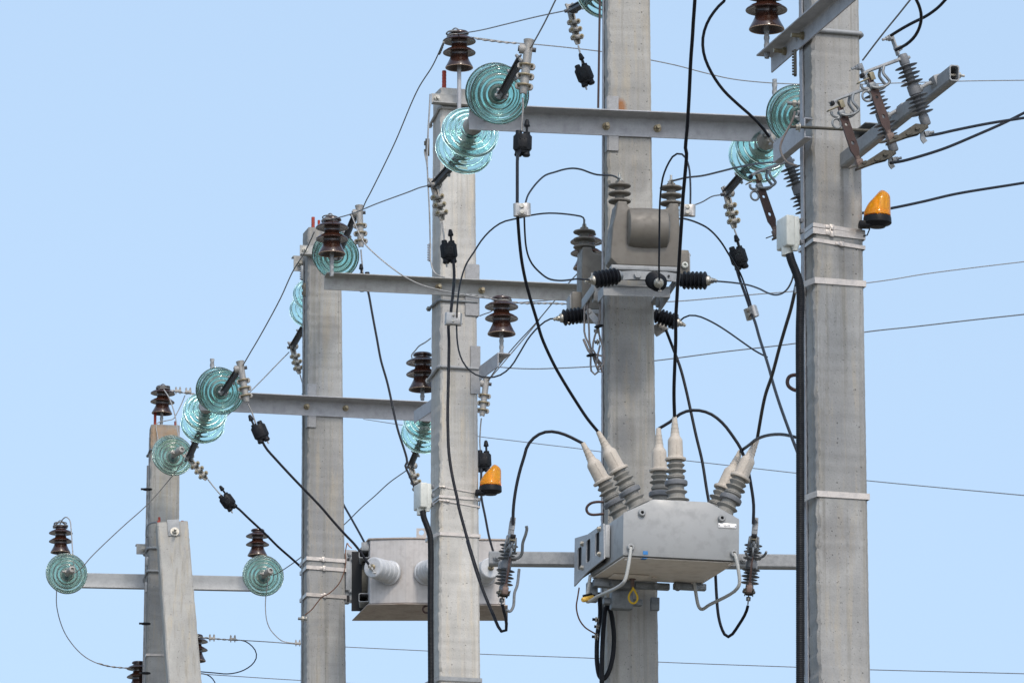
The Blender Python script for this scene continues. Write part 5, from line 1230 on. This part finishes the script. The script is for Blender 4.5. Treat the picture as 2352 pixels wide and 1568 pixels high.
pgclamp('Z6', 290, 1500, 27.4, 255, 1380, 1.05, 'bolted clamp on the cable between the transformer and the nearest pole', V((-.8, -.6, 0)))
pgclamp('W3', 170, 420, 27.3, 110, 330, .98, 'bolted clamp peeping from behind the transformer pole', AWAY)

# ------------------------------------------------------------------ bare stranded wires
wire('Z1 1035,445,25.9 1160,218 1276,-20 D 1400,-240,22', 'stranded wire rising from the front clamp of the long crossarm', .0036, 'wire')
wire('Y1 768,168,34.4 800,90 850,-5 D 905,332 960,205 Z1 120,610 216,400,31.4', 'stranded wire from the clamp by the dull crossarm up to the pale cream pole top', .0038)
wire('Y2 955,245,34.5 1030,115 1110,-20 Y1 0,1000 120,740 240,545 322,368,31.2', 'stranded wire from the far crossarm clamp up to the dull crossarm end', .0038)
wire('Y1 480,252,31.15 560,235 680,200 900,110 1200,0 Z4 0,332 95,310,27.7', 'stranded wire from the dull crossarm insulator to the clamp on the pale cream pole', .0034)
wire('Z1 345,320,31.4 560,285 800,228 1080,160 1350,103,27.85', 'stranded wire from the pale cream pole top to the clamp at the picture top', .0034)
wire('Z1 480,350,31.4 620,368 860,400 1100,418 1400,448 1700,484 Z2 440,522 680,566,33 900,612 1160,680 1400,735 1700,770 2010,786 Z3 330,795 720,787 1200,772 1700,758 2300,750,36', 'stranded wire from the pale cream pole top past two poles to the picture edge', .0034, 'wire_pale')
twisted('Z1 495,352,31.38 560,368 680,385 820,400 900,405,31.5', 'twisted wire tail beside the insulator on the pale cream pole top', .0055)
twisted('Z1 222,395,31.38 205,450 180,510,31.6', 'short twisted tail below the insulator on the pale cream pole top', .005, 'wire')
wire('Y1 665,205,31.1 690,270 730,370 790,480 900,590 1060,720 1180,800 1330,870 1500,915 1700,955 1860,983,30.9 Z4 640,1366 760,1385,31.1', 'jumper wire sagging from the dull crossarm to the stub bracket insulator', .0038, 'wire_pale')
twisted('Z4 420,1330,30.95 560,1345 700,1375 850,1400 1000,1412 1200,1412 1400,1420 1545,1428,31.6', 'twisted wire run through the head of the stub bracket insulator', .0055)
wire('Z5 100,1425,31.8 420,1420 944,1400,33 1200,1385 1500,1358 1800,1330 2170,1300 Z6 900,1270 1350,1224 1600,1190 1900,1140 2240,1095 D 2352,601 2430,592,38', 'pale wire crossing behind two poles level with the transformer frame', .0036, 'wire_pale')
wire('Z4 560,1528,31.9 600,1512 660,1490 720,1440 900,1410 1240,1380,31.2', 'short pale wire reaching the stub bracket insulator', .0033, 'wire_pale')
wire('Y2 1030,480,36.3 1150,360 1280,225 1392,112,36.45', 'wire rising to the half hidden clamp behind the tank pole', .0035)
wire('Y2 1030,480,36.35 880,640 700,808 560,930 480,985 405,1050,39.5', 'wire running down behind the far disc strings to the farthest pole', .0035)
wire('Y2 402,1135,39.45 Y3 1060,-3 900,180 700,360 540,510 450,600 390,670 330,716,39.7', 'wire sloping from the farthest pole top to the outermost glass disc', .0037)
wire('Y4 1450,88,36.4 1300,195 1180,305 1060,410 915,552,37.5 740,690 555,826 440,910 340,975 290,1000,39.7', 'wire sloping behind the tank pole to the low glass disc', .0037)
wire('Y4 248,1020,39.7 238,1090 224,1200 222,1290 235,1400 270,1480 360,1568 D 655,1473 690,1478,39.8', 'pale wire loop hanging below the low glass disc by the tank pole', .0036, 'wire_pale')
wire('Y3 190,846,40.1 190,960 215,1080 260,1190 340,1300 420,1370 510,1415 600,1438 700,1448 782,1455,40.25', 'wire loop hanging below the outermost glass disc', .0036)
twisted('Y3 505,1412,40.2 600,1437 700,1448 790,1455,40.25', 'twisted tail at the end of the outermost hanging loop', .0052, 'wire')
wire('Y3 214,345,40.08 232,308 262,284 290,305 304,400 312,520 322,640 326,712,39.68', 'pale wire looping from a brown insulator down to the outermost glass disc', .0042, 'wire_pale', False)
wire('Y2 222,460,39.95 262,520 300,610 330,720 352,850 376,980 382,1052,39.5', 'pale wire from the farthest pole top insulator down to its glass disc', .0044, 'wire_pale', False)
wire('Y2 420,515,40.0 385,600 340,690 310,735 250,750 165,772,40.0 150,800 160,870 168,960 150,990,39.95', 'thin pale earth wire draped over the rusty pole top', .0034, 'wire_pale', False)
twisted('Y2 220,455,40.0 285,468 340,480 420,492 530,508,40.0', 'twisted wire held by small bolts beside the farthest pole top insulator', .0062, 'wire_pale')
def small_clips(z, spots, Y, label, s=1.0):
    for i, (x, y) in enumerate(spots):
        o = Q(z, x, y, Y); r = thing('wire_clip', label, 'wire clip', o, 'small wire clips'); b = MB()
        b.box((0, 0, 0), (.045*s, .02, .018*s), None, .003)
        for dx in (-.014, .014): b.hexn((dx*s, 0, .006), (dx*s, 0, .024*s), .0075*s); b.cyl((dx*s, 0, -.02*s), (dx*s, 0, .03*s), .004*s, 6)
        part('clip_block', b.mesh('clip_block', M['alu_cast']), r)
small_clips('Y2', [(355, 475), (450, 482)], 39.97, 'tiny bolted clip on the twisted wire beside the farthest pole top', 1.0)
small_clips('Y3', [(1392, 1222), (1553, 1228)], 40.2, 'tiny bolted clip on the wire leaving the brace strut', 1.0)
small_clips('D', [(684, 1477)], 39.8, 'tiny bolted clip on the wire just before the tank pole', .9)
wire('Y3 1268,1212,40.35 1340,1220 1560,1232 1700,1240 1860,1250 D 690,1479,39.9', 'pale wire running from the brace strut insulator to the tank pole', .0036, 'wire_pale')
twisted('Y3 1280,1210,40.32 1400,1222 1500,1230 1600,1234,40.2', 'twisted tail on the wire leaving the brace strut insulator', .0055)
wire('D 690,1479,39.9 800,1485,39.6 985,1494 1105,1501 1240,1506 1370,1511 1508,1519 1830,1531 2000,1537 2352,1546 2420,1548,33', 'long thin wire near the picture bottom passing behind four poles', .0030, 'wire_pale')
wire('Y3 1296,1494,40.4 1400,1502 1600,1515 1860,1532 D 700,1562 800,1568 960,1580,39', 'thin wire leaving the brace strut at the picture bottom', .0030, 'wire_pale')
wire('D 835,962,37 940,978 1040,991 Y5 614,1067 900,1102 1150,1133 1380,1160 1560,1185 D 1510,1050,32 1600,1060 1830,1086 2000,1104 2352,1137 2430,1144,25', 'long thin wire crossing behind the poles below the far crossarm level', .0026, 'wire_pale')
wire('Y5 690,528,33 760,524 900,534 1060,538 1210,534 1500,520 D 1505,828,31.5 1660,808 1830,788 1990,762 2100,750 2230,735 2360,721,28', 'pale wire crossing behind the transformer pole below the stub bracket', .0035, 'wire_pale')
wire('Z4 1125,1540,34.5 1110,1568 Y5 690,632,34.6', 'short wire entering the clamp behind the pale cream pole', .0036)
wire('Y5 690,632,34.6 760,530 900,358 1060,185 1190,30 Z4 1250,1395,33.2 1380,1232 1440,1165 1520,1085,31.5', 'wire sloping up from behind the pale cream pole to the hidden insulator', .0036)
wire('Z5 260,900,31.4 700,690 1245,498,29 1330,465 1420,415 1500,400,27.75', 'wire passing behind the cast transformer to a clamp of paired bolts', .0034)
wire('Y5 240,300,32.3 200,330 150,360 120,395 92,430 95,455 118,478,31.95', 'short dark wire bent over the half hidden insulator', .004, 'wire', True)
wire('Z3 735,562,22.5 850,410 960,270 1070,135 1190,-15,21', 'stranded wire rising beside the nearest pole to the picture top', .0036)

# thin conductors between clamps and connectors
wire('Z1 958,915,25.92 962,1000 958,1060 950,1160 950,1230,25.9', 'wire tail from the front clamp into the black connector under the long crossarm', .0048, 'wire')
wire('Z4 208,660,27.66 214,720 224,780 226,850,27.6', 'wire tail into the black connector on the pale cream pole', .0042, 'wire_pale')
wire('Z1 1478,430,27.8 1490,480 1510,570 1516,600,27.75', 'wire tail into the black connector near the picture top', .0048, 'wire_pale')
wire('Z6 135,725,27.7 155,780 175,850 185,890,27.65', 'wire tail into the black connector between transformer and nearest pole', .0046, 'wire_pale')
wire('Y1 756,540,34.42 760,600 768,680 772,760,34.4', 'wire tail into the connector hidden by the dull crossarm', .0046, 'wire')
wire('Y2 1005,592,34.48 1035,650 1060,720 1082,785,34.42', 'wire tail into the black connector under the far crossarm', .0050, 'wire')
wire('Y2 635,1300,36.15 670,1345 715,1400 760,1450,36.1', 'wire tail into the tilted black connector', .0044, 'wire_pale')
wire('Y5 638,925,34.6 632,980 628,1050 626,1120 634,1210,34.6', 'wire tail into the connector above the beacon', .0044, 'wire')
wire('Y2 1492,315,36.4 1510,380 1540,470 1560,560,36.45', 'wire tail slipping behind the tank pole', .0040, 'wire_pale')

# ------------------------------------------------------------------ insulated cables
boot = TIPS   # order: front three, then rear three
def endp(p): u, v = proj(p); return f'D {u:.2f},{v:.2f},{p.y:.3f}'
cable('Z1 944,1398,25.9 916,1440 Z4 909,60,25.7 908,200 908,400 908,541,25.5 918,700 930,850 950,1020 985,1200 1030,1370 1090,1568 Y5 1110,290 1210,510 1290,650 1390,810 1470,930 ' + endp(boot[0]), 'thick black cable from the long crossarm to the recloser bushing nearest the cream pole', .0072)
cable('D 1600,-60,24.6 1594,30 Z2 1058,200 1050,340 1034,560 1018,900 1000,1200 985,1400 Z5 1180,0 1165,230 1148,420 1138,600 1122,850 1110,1050 1092,1350 1080,1568 D 1552,780,26 1548,900 ' + endp(boot[1]), 'thick black cable hanging straight down across the cast transformer to the middle bushing', .0080)
cable('D 1668,-40,23 Z2 1355,-5 1280,75 1200,190 1155,310 1145,420 1165,540 1235,695 1340,845 1480,980 1600,1085 1700,1190 1780,1300,23.4', 'thick black cable in a wide bow from the picture top to the nearest pole', .0062, lugs=[-1])
cable('Z3 1225,-20,21.4 1262,60 1281,150 1270,240 1225,335 1150,410 1045,468,21.8', 'black cable curling down into the switch top beside the nearest pole', .0062)
cable('Z3 1520,-15,21.5 1440,70 1330,150 1200,215 1100,270 1000,332,21.85', 'black cable sweeping from the picture top to the upper switch terminal', .0060)
cable('Z3 1310,1272,22.0 1420,1255 1600,1215 1900,1155 2260,1098,22.6', 'upper black cable leaving the lower switch terminal for the picture edge', .0056)
cable('Z3 995,1522,22.3 1100,1505 1250,1465 1500,1385 1800,1260 2050,1150 2260,1045,23', 'lower black cable leaving the middle switch terminal for the picture edge', .0058)
cable('Z6 1000,600,24.5 1330,570 1600,525 1900,462 2200,392 D 2352,420 2430,406,26', 'black cable emerging behind the amber beacon of the nearest pole', .0060)
vtl, vtr = MV @ V((-.102, 0, .455)), MV @ V((.139, 0, .455))
cable(endp(vtr) + ' Z5 1180,240 1330,222 1500,182 1650,145 1850,110 2060,92,23.8', 'thin black lead from the front transformer towards the nearest pole', .0045, 'cable', lugs=[0])
cable('Z4 308,985,27.6 318,1100 318,1200 308,1320 295,1430 288,1500 285,1560,27.4 Y5 382,180 384,330 382,500 378,700 374,870 376,1020 382,1180 400,1320 425,1450 452,1568 Y4 1900,380 1960,610 2030,850 2090,1040 Y6 50,560 130,825 190,985 240,1100 262,1155 284,1194 304,1210 321,1202 327,1168 320,1100 306,1050 298,1015,26.58', 'long black cable down the face of the pale cream pole, looping up into a switch', .0072)
cable('Y1 1652,1200,27.3 Z4 345,1480,27.25 352,1390 368,1260 400,1130 440,1030 500,940 570,830 660,730 770,655 900,622 1050,588 1180,572 1300,574 1430,588 1500,600,27.2 ' + endp(Rz @ MV @ V((.139, 0, .455))), 'thin cable arching from the pale cream pole clamp to the hidden transformer', .0040, 'cable_thin', lugs=[-1])
cable('Y5 444,150,27.3 444,230 450,330 470,430 510,510 570,570 640,600 710,606 790,585 870,520 940,410 1010,295 1080,215 1150,160 1212,140 1245,150,27.25', 'thin cable drooping from the pale cream pole clamp to an arrester', .0040, 'cable_thin', lugs=[-1])
cable('Z4 976,560,25.5 985,480 1005,410 1045,345 1100,278 1170,218 1260,188 1350,162 1430,153 1510,165 1590,195 1650,212 1720,217 1790,220,26.4 ' + endp(vtl), 'thin cable waving from the open sky clamp to the front transformer bushing', .0042, 'cable_thin', lugs=[-1])
cable('Z4 972,560,25.5 974,640 978,740 988,870 1010,970 1050,1050 1120,1125 1200,1182 1300,1200 1400,1193 1470,1184 1530,1190 1590,1192,26.38', 'thin cable drooping from the open sky clamp to the front arrester', .0042, 'cable_thin', lugs=[-1])
cable('Z5 1216,600,25.6 1216,500 1218,380 1215,260 1205,150 1180,70 1140,22 1105,14 1060,35 1010,110 965,220 945,330 932,480 928,700 926,900 924,1050 926,1165 928,1215,26.32', 'thin cable looping high over the front transformer down to the middle arrester', .0044, 'cable_thin', lugs=[-1])
cable('Z5 1100,625,26.9 1150,622 1220,638 1290,664 1370,705 1440,765 1510,850 1575,955 1640,1060 1690,1150,27.6 1740,1290 1780,1420 1795,1500,27.42', 'cable bowing from behind the transformer past the black connector', .0044, 'cable')
cable('Z6 150,1075,27.65 185,1190 225,1300 270,1430 290,1500,27.4 W3 1000,360 1040,500 1085,640 1125,770 1160,900 1210,1060 1270,1230 1330,1390 1380,1520 D 1850,1090,25', 'thick black cable from the black connector down behind the nearest pole', .0070)
cable('W3 1365,20,24.5 1345,120 1315,250 1270,400 1220,570 1150,830 1090,1010 ' + endp(boot[2]), 'thick black cable from the nearest pole down to the closest front recloser bushing', .0078)
cable('Z5 1410,1204,26.46 1440,1205 1520,1210 1640,1222 1760,1242 1860,1276 1940,1315 2010,1333 2070,1320 2120,1280 2160,1210 2185,1120,24.5', 'thin cable swinging from the front arrester to the nearest pole', .0040, 'cable_thin', lugs=[0])
cable('W3 340,362,27.2 385,325 430,308 500,312 580,342 680,395 780,460 900,545 1010,620 1110,672,27.0', 'thin cable arching from the arrester behind the pole to the crossing cables', .0040, 'cable_thin', lugs=[0])
cable('W3 215,405,27.3 240,470 290,600 350,760 400,950 440,1130 490,1360 540,1568 Y7 1150,700 1200,1000,27.1 Y8 1640,150 1660,340,27.0 1672,560 1690,780 1715,900 1748,985 1770,1016 1796,1030 1824,1020 1856,985 1905,912 1960,825 1992,760 2008,700,26.6', 'thick black cable passing behind the recloser and looping up into a switch', .0070)
cable('Y6 372,455,26.55 376,330 395,190 425,60 450,-20 Y5 1000,1140 1060,1070 1130,1035 1200,1030 1295,1054 ' + endp(boot[3]), 'thick black cable arching from a switch into the rear bushing facing the pale cream pole', .0072)
cable(endp(boot[4]) + ' Y7 870,165 930,115 990,87 1060,78 1130,88 1200,118 1280,185 1350,275 1420,385 1470,530 1500,680 1518,820 1515,970,26.6', 'thick black cable arching from the middle rear bushing down into a switch', .0072)
cable(endp(boot[5]) + ' Y7 1490,345 1530,312 1590,285 1660,270 1740,268 1800,278 D 1850,1010,25.4', 'thick black cable from the rear bushing bending behind the nearest pole', .0072)
cable('Y2 1140,940,34.4 1175,1005 Y4 320,0 440,130 560,255 700,400 820,540 920,650 1010,745 ' + endp(T4[0]), 'black cable sloping across the tank pole into the first tank bushing', .0075, lugs=[-1])
cable('Y2 850,1530,36.1 Y4 -30,408 80,510 220,640 330,750 450,855 560,955 700,1080,36.3', 'black cable sloping behind the tank pole from the tilted connector', .0072)
cable('Y4 860,300,36.2 915,410 955,480 1000,560 1050,650 1100,745 1140,820,35.4', 'short black cable seen between the tank pole and the tank', .0066)
cable('Y1 812,880,34.4 830,960 862,1140 905,1370 942,1568 D 890,880 912,980 935,1062 Y4 1440,40 1480,140 1520,240,33.9 1570,420,33.8 1640,600,34.2', 'black cable dropping from the dull crossarm behind the junction box', .0068)
cable('Y6 150,60,34.5 150,250 178,400 205,540 240,670,34.2 ' + endp(T4[2]), 'black cable dropping past the beacon into the last tank bushing', .0068)
cable('Y3 1585,1233,40.2 1640,1240 1690,1270 1730,1320 1735,1370 1705,1420 1640,1465 1570,1488 1500,1495 1420,1488 1300,1478,40.4', 'thin black cable loop beside the brace strut', .0040, 'cable')
cable('Y3 1294,1492,40.4 1350,1500 1390,1525 1420,1575 1430,1640,40.3', 'thin black cable end at the picture bottom beside the brace strut', .0040, 'cable')
cable('Y6 148,250,31.7 140,290 134,330,31.6', 'thin lead under the beacon of the pale cream pole', .0028, 'cable')
cable('Z6 1398,715,23.0 1395,750 1375,775 1340,785,23.02', 'thin lead under the beacon of the nearest pole', .0026, 'cable')

# grey low voltage leads coiled under the hidden transformer
for s, lab in (('W2 480,150,27.0 410,290 400,400 398,540 395,700 410,780 455,880 490,960 505,1060 500,1200 505,1330 540,1410 600,1395 640,1350,26.9', 'grey lead in the coil beside the pole, lowest loop'),
               ('W2 480,210,26.98 450,290 450,400 465,540 475,700 480,860 505,990 535,1090 560,1180 600,1290 650,1395 685,1400 665,1290 560,1130 520,1090 590,1100,26.9', 'grey lead in the coil beside the pole, twisted middle strand'),
               ('W2 655,0,26.9 640,120 650,260 655,400 640,540 610,640 570,780 540,900 530,980 560,1060 620,1100 690,1108,26.88', 'grey lead in the coil beside the pole, strand tied by a black band'),
               ('W2 665,240,26.9 640,450 625,620 640,760 680,900 715,1020 720,1150 700,1260 640,1330 590,1310 600,1200 625,1050 655,930,26.88', 'grey lead in the coil beside the pole, big loop against the pole'),
               ('W2 385,835,26.93 420,920 470,1030 520,1090 600,1150 660,1200 670,1270 620,1290,26.9', 'grey lead in the coil beside the pole, its blunt end sticking out')):
    cable(s, lab, .0046 if 'blunt' not in lab else .0062, 'grey_wire', 'grey_lead', group='coiled grey leads')
for z, x, y in (('W2', 635, 622), ('W2', 506, 1092)):
    o = Q(z, x, y, 26.87); mb = MB(); mb.tube([o + V((.018*math.cos(a), .014*math.sin(a), .004*math.cos(a))) for a in [2*math.pi*k/16 for k in range(16)]], .0045, 6, loop=True); solo('cable_tie', mb, M['black'], 'black band round the coiled grey leads, ' + ('upper one' if y < 800 else 'lower one'), 'cable tie', 'bands on the grey leads', origin=o)
# hooks
def rod(s, r, m, label, name, cat): 
    mb = MB(); mb.tube(resample(smooth(path(s), 8), .008), r, 8); return solo(name, mb, M[m], label, cat)
rod('Y7 345,798,26.9 290,796 240,808 212,835 208,860 222,885 250,896 345,890,26.9', .0062, 'copper', 'brown painted steel eye beside the rear recloser bushings', 'steel_eye', 'rod eye')
rod('W3 1385,830,23.05 1340,826 1300,842 1284,880 1292,920 1330,950 1385,968,23.05', .0075, 'copper', 'reddish brown hook behind the conduit of the nearest pole', 'steel_hook', 'hook')
rod('Y8 205,505,26.7 190,600 175,700 185,780 215,860 270,930 330,970 385,1000,26.85', .0035, 'copper_wire', 'bare copper wire hanging below the recloser mounting plate', 'earth_wire', 'earth wire')
rod('W5 405,270,35.3 350,220 330,175 310,250 295,350 305,480 270,680 200,850 100,970 0,1050,35.34 D 740,1370 715,1400 700,1412,35.4', .0036, 'copper_wire', 'copper earth wire curving across the tank pole from its steel bracket', 'earth_wire', 'earth wire')
rod('W4 512,665,22.85 505,700 470,790 420,880 388,950 375,1010 395,1080 440,1140 535,1175,22.9', .0044, 'grey_wire', 'brown earth lead hanging in a bow beside the glass disc and nearest pole', 'earth_lead', 'earth wire')
rod('D 1378,-20,26.6 1376,120 1374,248,26.6', .0052, 'copper', 'thin rusty rod beside the transformer pole above the long crossarm', 'steel_rod', 'rod')

# ------------------------------------------------------------------ earthing strips, cable ties, studs on the poles
P1.strip(-1, .35, None, None, .030, .005, M['steel_paint'], 'flat grey earthing strip down the nearest pole')
P2.strip(-1, .25, None, None, .028, .005, M['steel_paint'], 'flat grey earthing strip down the transformer pole')
P4.strip(-1, .30, 590, None, .026, .005, M['galv_dark'], 'flat dark earthing strip down the tank pole')
P5.strip(-1, -.2, 1000, None, .016, .006, M['galv'], 'narrow bright earthing strip down the farthest pole')
P5.strip(-1, .5, 1060, None, .014, .012, M['wire_pale'], 'thin earth conductor beside the strip on the farthest pole', 'earth_conductor')
rod('Z4 42,0,31.3 65,120 75,300 88,560 92,700 96,860,31.35 100,1010 118,1090 150,1140 230,1170,31.3', .0042, 'wire_pale', 'pale earth wire running down the edge of the pale cream pole to its crossarm', 'earth_wire', 'earth wire')
rod('Z1 95,880,31.32 88,1020 78,1180 72,1330 66,1450 68,1568,31.3', .0046, 'galv', 'grey earth rod beside the pale cream pole top', 'steel_rod', 'rod')
def stud(z, x0, y0, x1, y1, Y, r, label, m='galv_dark', name='stud_bolt'):
    a, b = Q(z, x0, y0, Y), Q(z, x1, y1, Y); d = (b - a).normalized(); t = thing(name, label, 'stud', a); mb = MB(); mb.cyl(V(), b - a, r, 10); part('threaded_rod', mb.mesh('threaded_rod', M[m]), t)
    k = MB(); L = (b - a).length; k.hexn(d * L * .42, d * L * .70, r * 1.9); k.cyl(d * L * .86, d * L * .93, r * 2.4, 14); part('nut', k.mesh('nut', M['bolt']), t)
stud('W4', 440, 588, 560, 596, 22.9, .0075, 'stud bolt sticking out of the nearest pole over a glass disc')
stud('Y4', 505, 1377, 585, 1382, 35.3, .0085, 'stud bolt on the edge of the tank pole at the copper wire')
stud('Y8', 345, 843, 420, 848, 26.85, .0065, 'upper dark stud by the looped conduit', 'black')
stud('Y8', 365, 920, 420, 922, 26.85, .0065, 'middle dark stud by the looped conduit', 'black')
stud('Y8', 340, 1028, 410, 1030, 26.85, .0065, 'lower dark stud by the looped conduit', 'black')
stud('W2', 552, 698, 640, 690, 26.9, .0075, 'upper stud behind the coiled grey leads')
stud('W2', 565, 884, 650, 878, 26.9, .0075, 'lower stud behind the coiled grey leads')
def edge_plate(z, x0, y0, x1, y1, Y, label, m, teeth=0, name='edge_plate'):
    a, b = Q(z, x0, y0, Y), Q(z, x1, y1, Y); c = (a + b) / 2; mb = MB(); w_, h = abs(b.x - a.x), abs(a.z - b.z); mb.box((0, 0, 0), (w_, .03, h), Matrix.Translation(c), .002)
    for k in range(teeth): mb.box((-w_ / 2 - .003, 0, -h/2 + h * (k + .5) / teeth), (.008, .012, h / teeth * .5), Matrix.Translation(c), .001)
    solo(name, mb, M[m], label, 'steel plate', origin=c)
edge_plate('Z4', 80, 858, 106, 1018, 31.38, 'notched grey strip on the edge of the pale cream pole', 'steel_paint', 7)
edge_plate('Z1', 50, 1300, 88, 1452, 31.36, 'rusty lug plate on the edge of the pale cream pole', 'olive', 2)
edge_plate('W4', 500, 95, 530, 335, 22.98, 'rusty notched strip under the angle arm of the nearest pole', 'olive', 9)
edge_plate('Y1', 196, 690, 216, 820, 35.38, 'notched dark strip on the edge of the tank pole', 'galv_dark', 6)
edge_plate('Y1', 215, 855, 240, 975, 35.36, 'brassy lug plate on the edge of the tank pole', 'olive', 2)
edge_plate('Y3', 880, 300, 900, 440, 39.9, 'small dark plate on the edge of the farthest pole beside the brace', 'galv_dark', 0)
edge_plate('Y3', 878, 595, 898, 660, 39.9, 'short dark plate on the farthest pole above the channel crossarm', 'galv_dark', 0)
edge_plate('Y3', 876, 790, 890, 868, 39.9, 'narrow pale plate on the farthest pole under the channel crossarm', 'galv', 0)
for (z, x, y) in (('Y2', 70, 1392), ('Y3', 880, 1108), ('Y3', 880, 1490)):
    o = Q(z, x, y, 39.9); mb = MB(); mb.tube([o + V((.028*math.cos(a), .024*math.sin(a), 0)) for a in [2*math.pi*k/14 for k in range(14)]], .006, 6, loop=True); mb.box((-.035, -.01, 0), (.02, .012, .012), Matrix.Translation(o))
    solo('cable_tie', mb, M['black'], 'black tie round the earth conductor of the farthest pole', 'cable tie', 'ties on the earth conductor', origin=o)
rod('Y3 985,345,39.8 960,325 925,330 900,342 886,370 882,430,39.85', .006, 'galv_dark', 'bent wire hook on the farthest pole beside the brace top', 'wire_hook', 'hook')
rod('Y3 982,330,39.82 985,310 983,285,39.82', .008, 'red', 'short red rod beside the brace top', 'steel_rod', 'rod')

# stainless bands
g1 = 'steel bands'
P1.band(525, 'steel_band', 'steel band with buckle at the top of the junction box on the nearest pole', .016, -.008, group=g1)
P1.band(537, 'steel_band', 'wider steel band with hanging buckle behind the junction box of the nearest pole', .024, -.006, group=g1, t=.0035)
P1.band(560, 'steel_band', 'steel band under the junction box of the nearest pole', .015, -.009, group=g1, buckle=.55)
P1.band(648, 'steel_band', 'pale band holding the conduit to the nearest pole below its junction box', .024, .0, group=g1, wrap=.036, buckle=None, t=.003)
P1.band(1137, 'steel_band', 'lower pale band holding the conduit to the nearest pole', .024, .0, group=g1, wrap=.036, buckle=None, t=.003)
P3.band(1125, 'steel_band', 'thin steel band with buckle above the small junction box', .007, -.014, group=g1, buckle=.1)
P3.band(1143, 'steel_band', 'thin steel band behind the small junction box', .014, -.002, group=g1, buckle=None)
P3.band(1156, 'steel_band', 'thin steel band with buckle under the small junction box', .008, -.014, group=g1, buckle=.2)
P3.band(1228, 'steel_band', 'pale band holding the conduit to the pale cream pole', .018, .0, group=g1, wrap=.036, buckle=None, t=.003)
P3.band(1560, 'steel_band', 'pale band on the pale cream pole at the picture bottom', .022, .0, 'galv', group=g1, wrap=.036, buckle=None, t=.003)
P4.band(1285, 'steel_band', 'top of the bright steel bands on the tank pole', .022, -.004, group=g1, buckle=.42, t=.004)
P4.band(1305.5, 'steel_band', 'second bright steel band on the tank pole', .022, -.004, group=g1, buckle=.44, t=.004)
P4.band(1368, 'steel_band', 'lowest steel band on the tank pole under the copper wire', .022, -.004, group=g1, buckle=.46, t=.004)
P5.band(1504, 'steel_band', 'brownish steel band on the farthest pole beside the brace', .016, .0, group=g1, buckle=None)
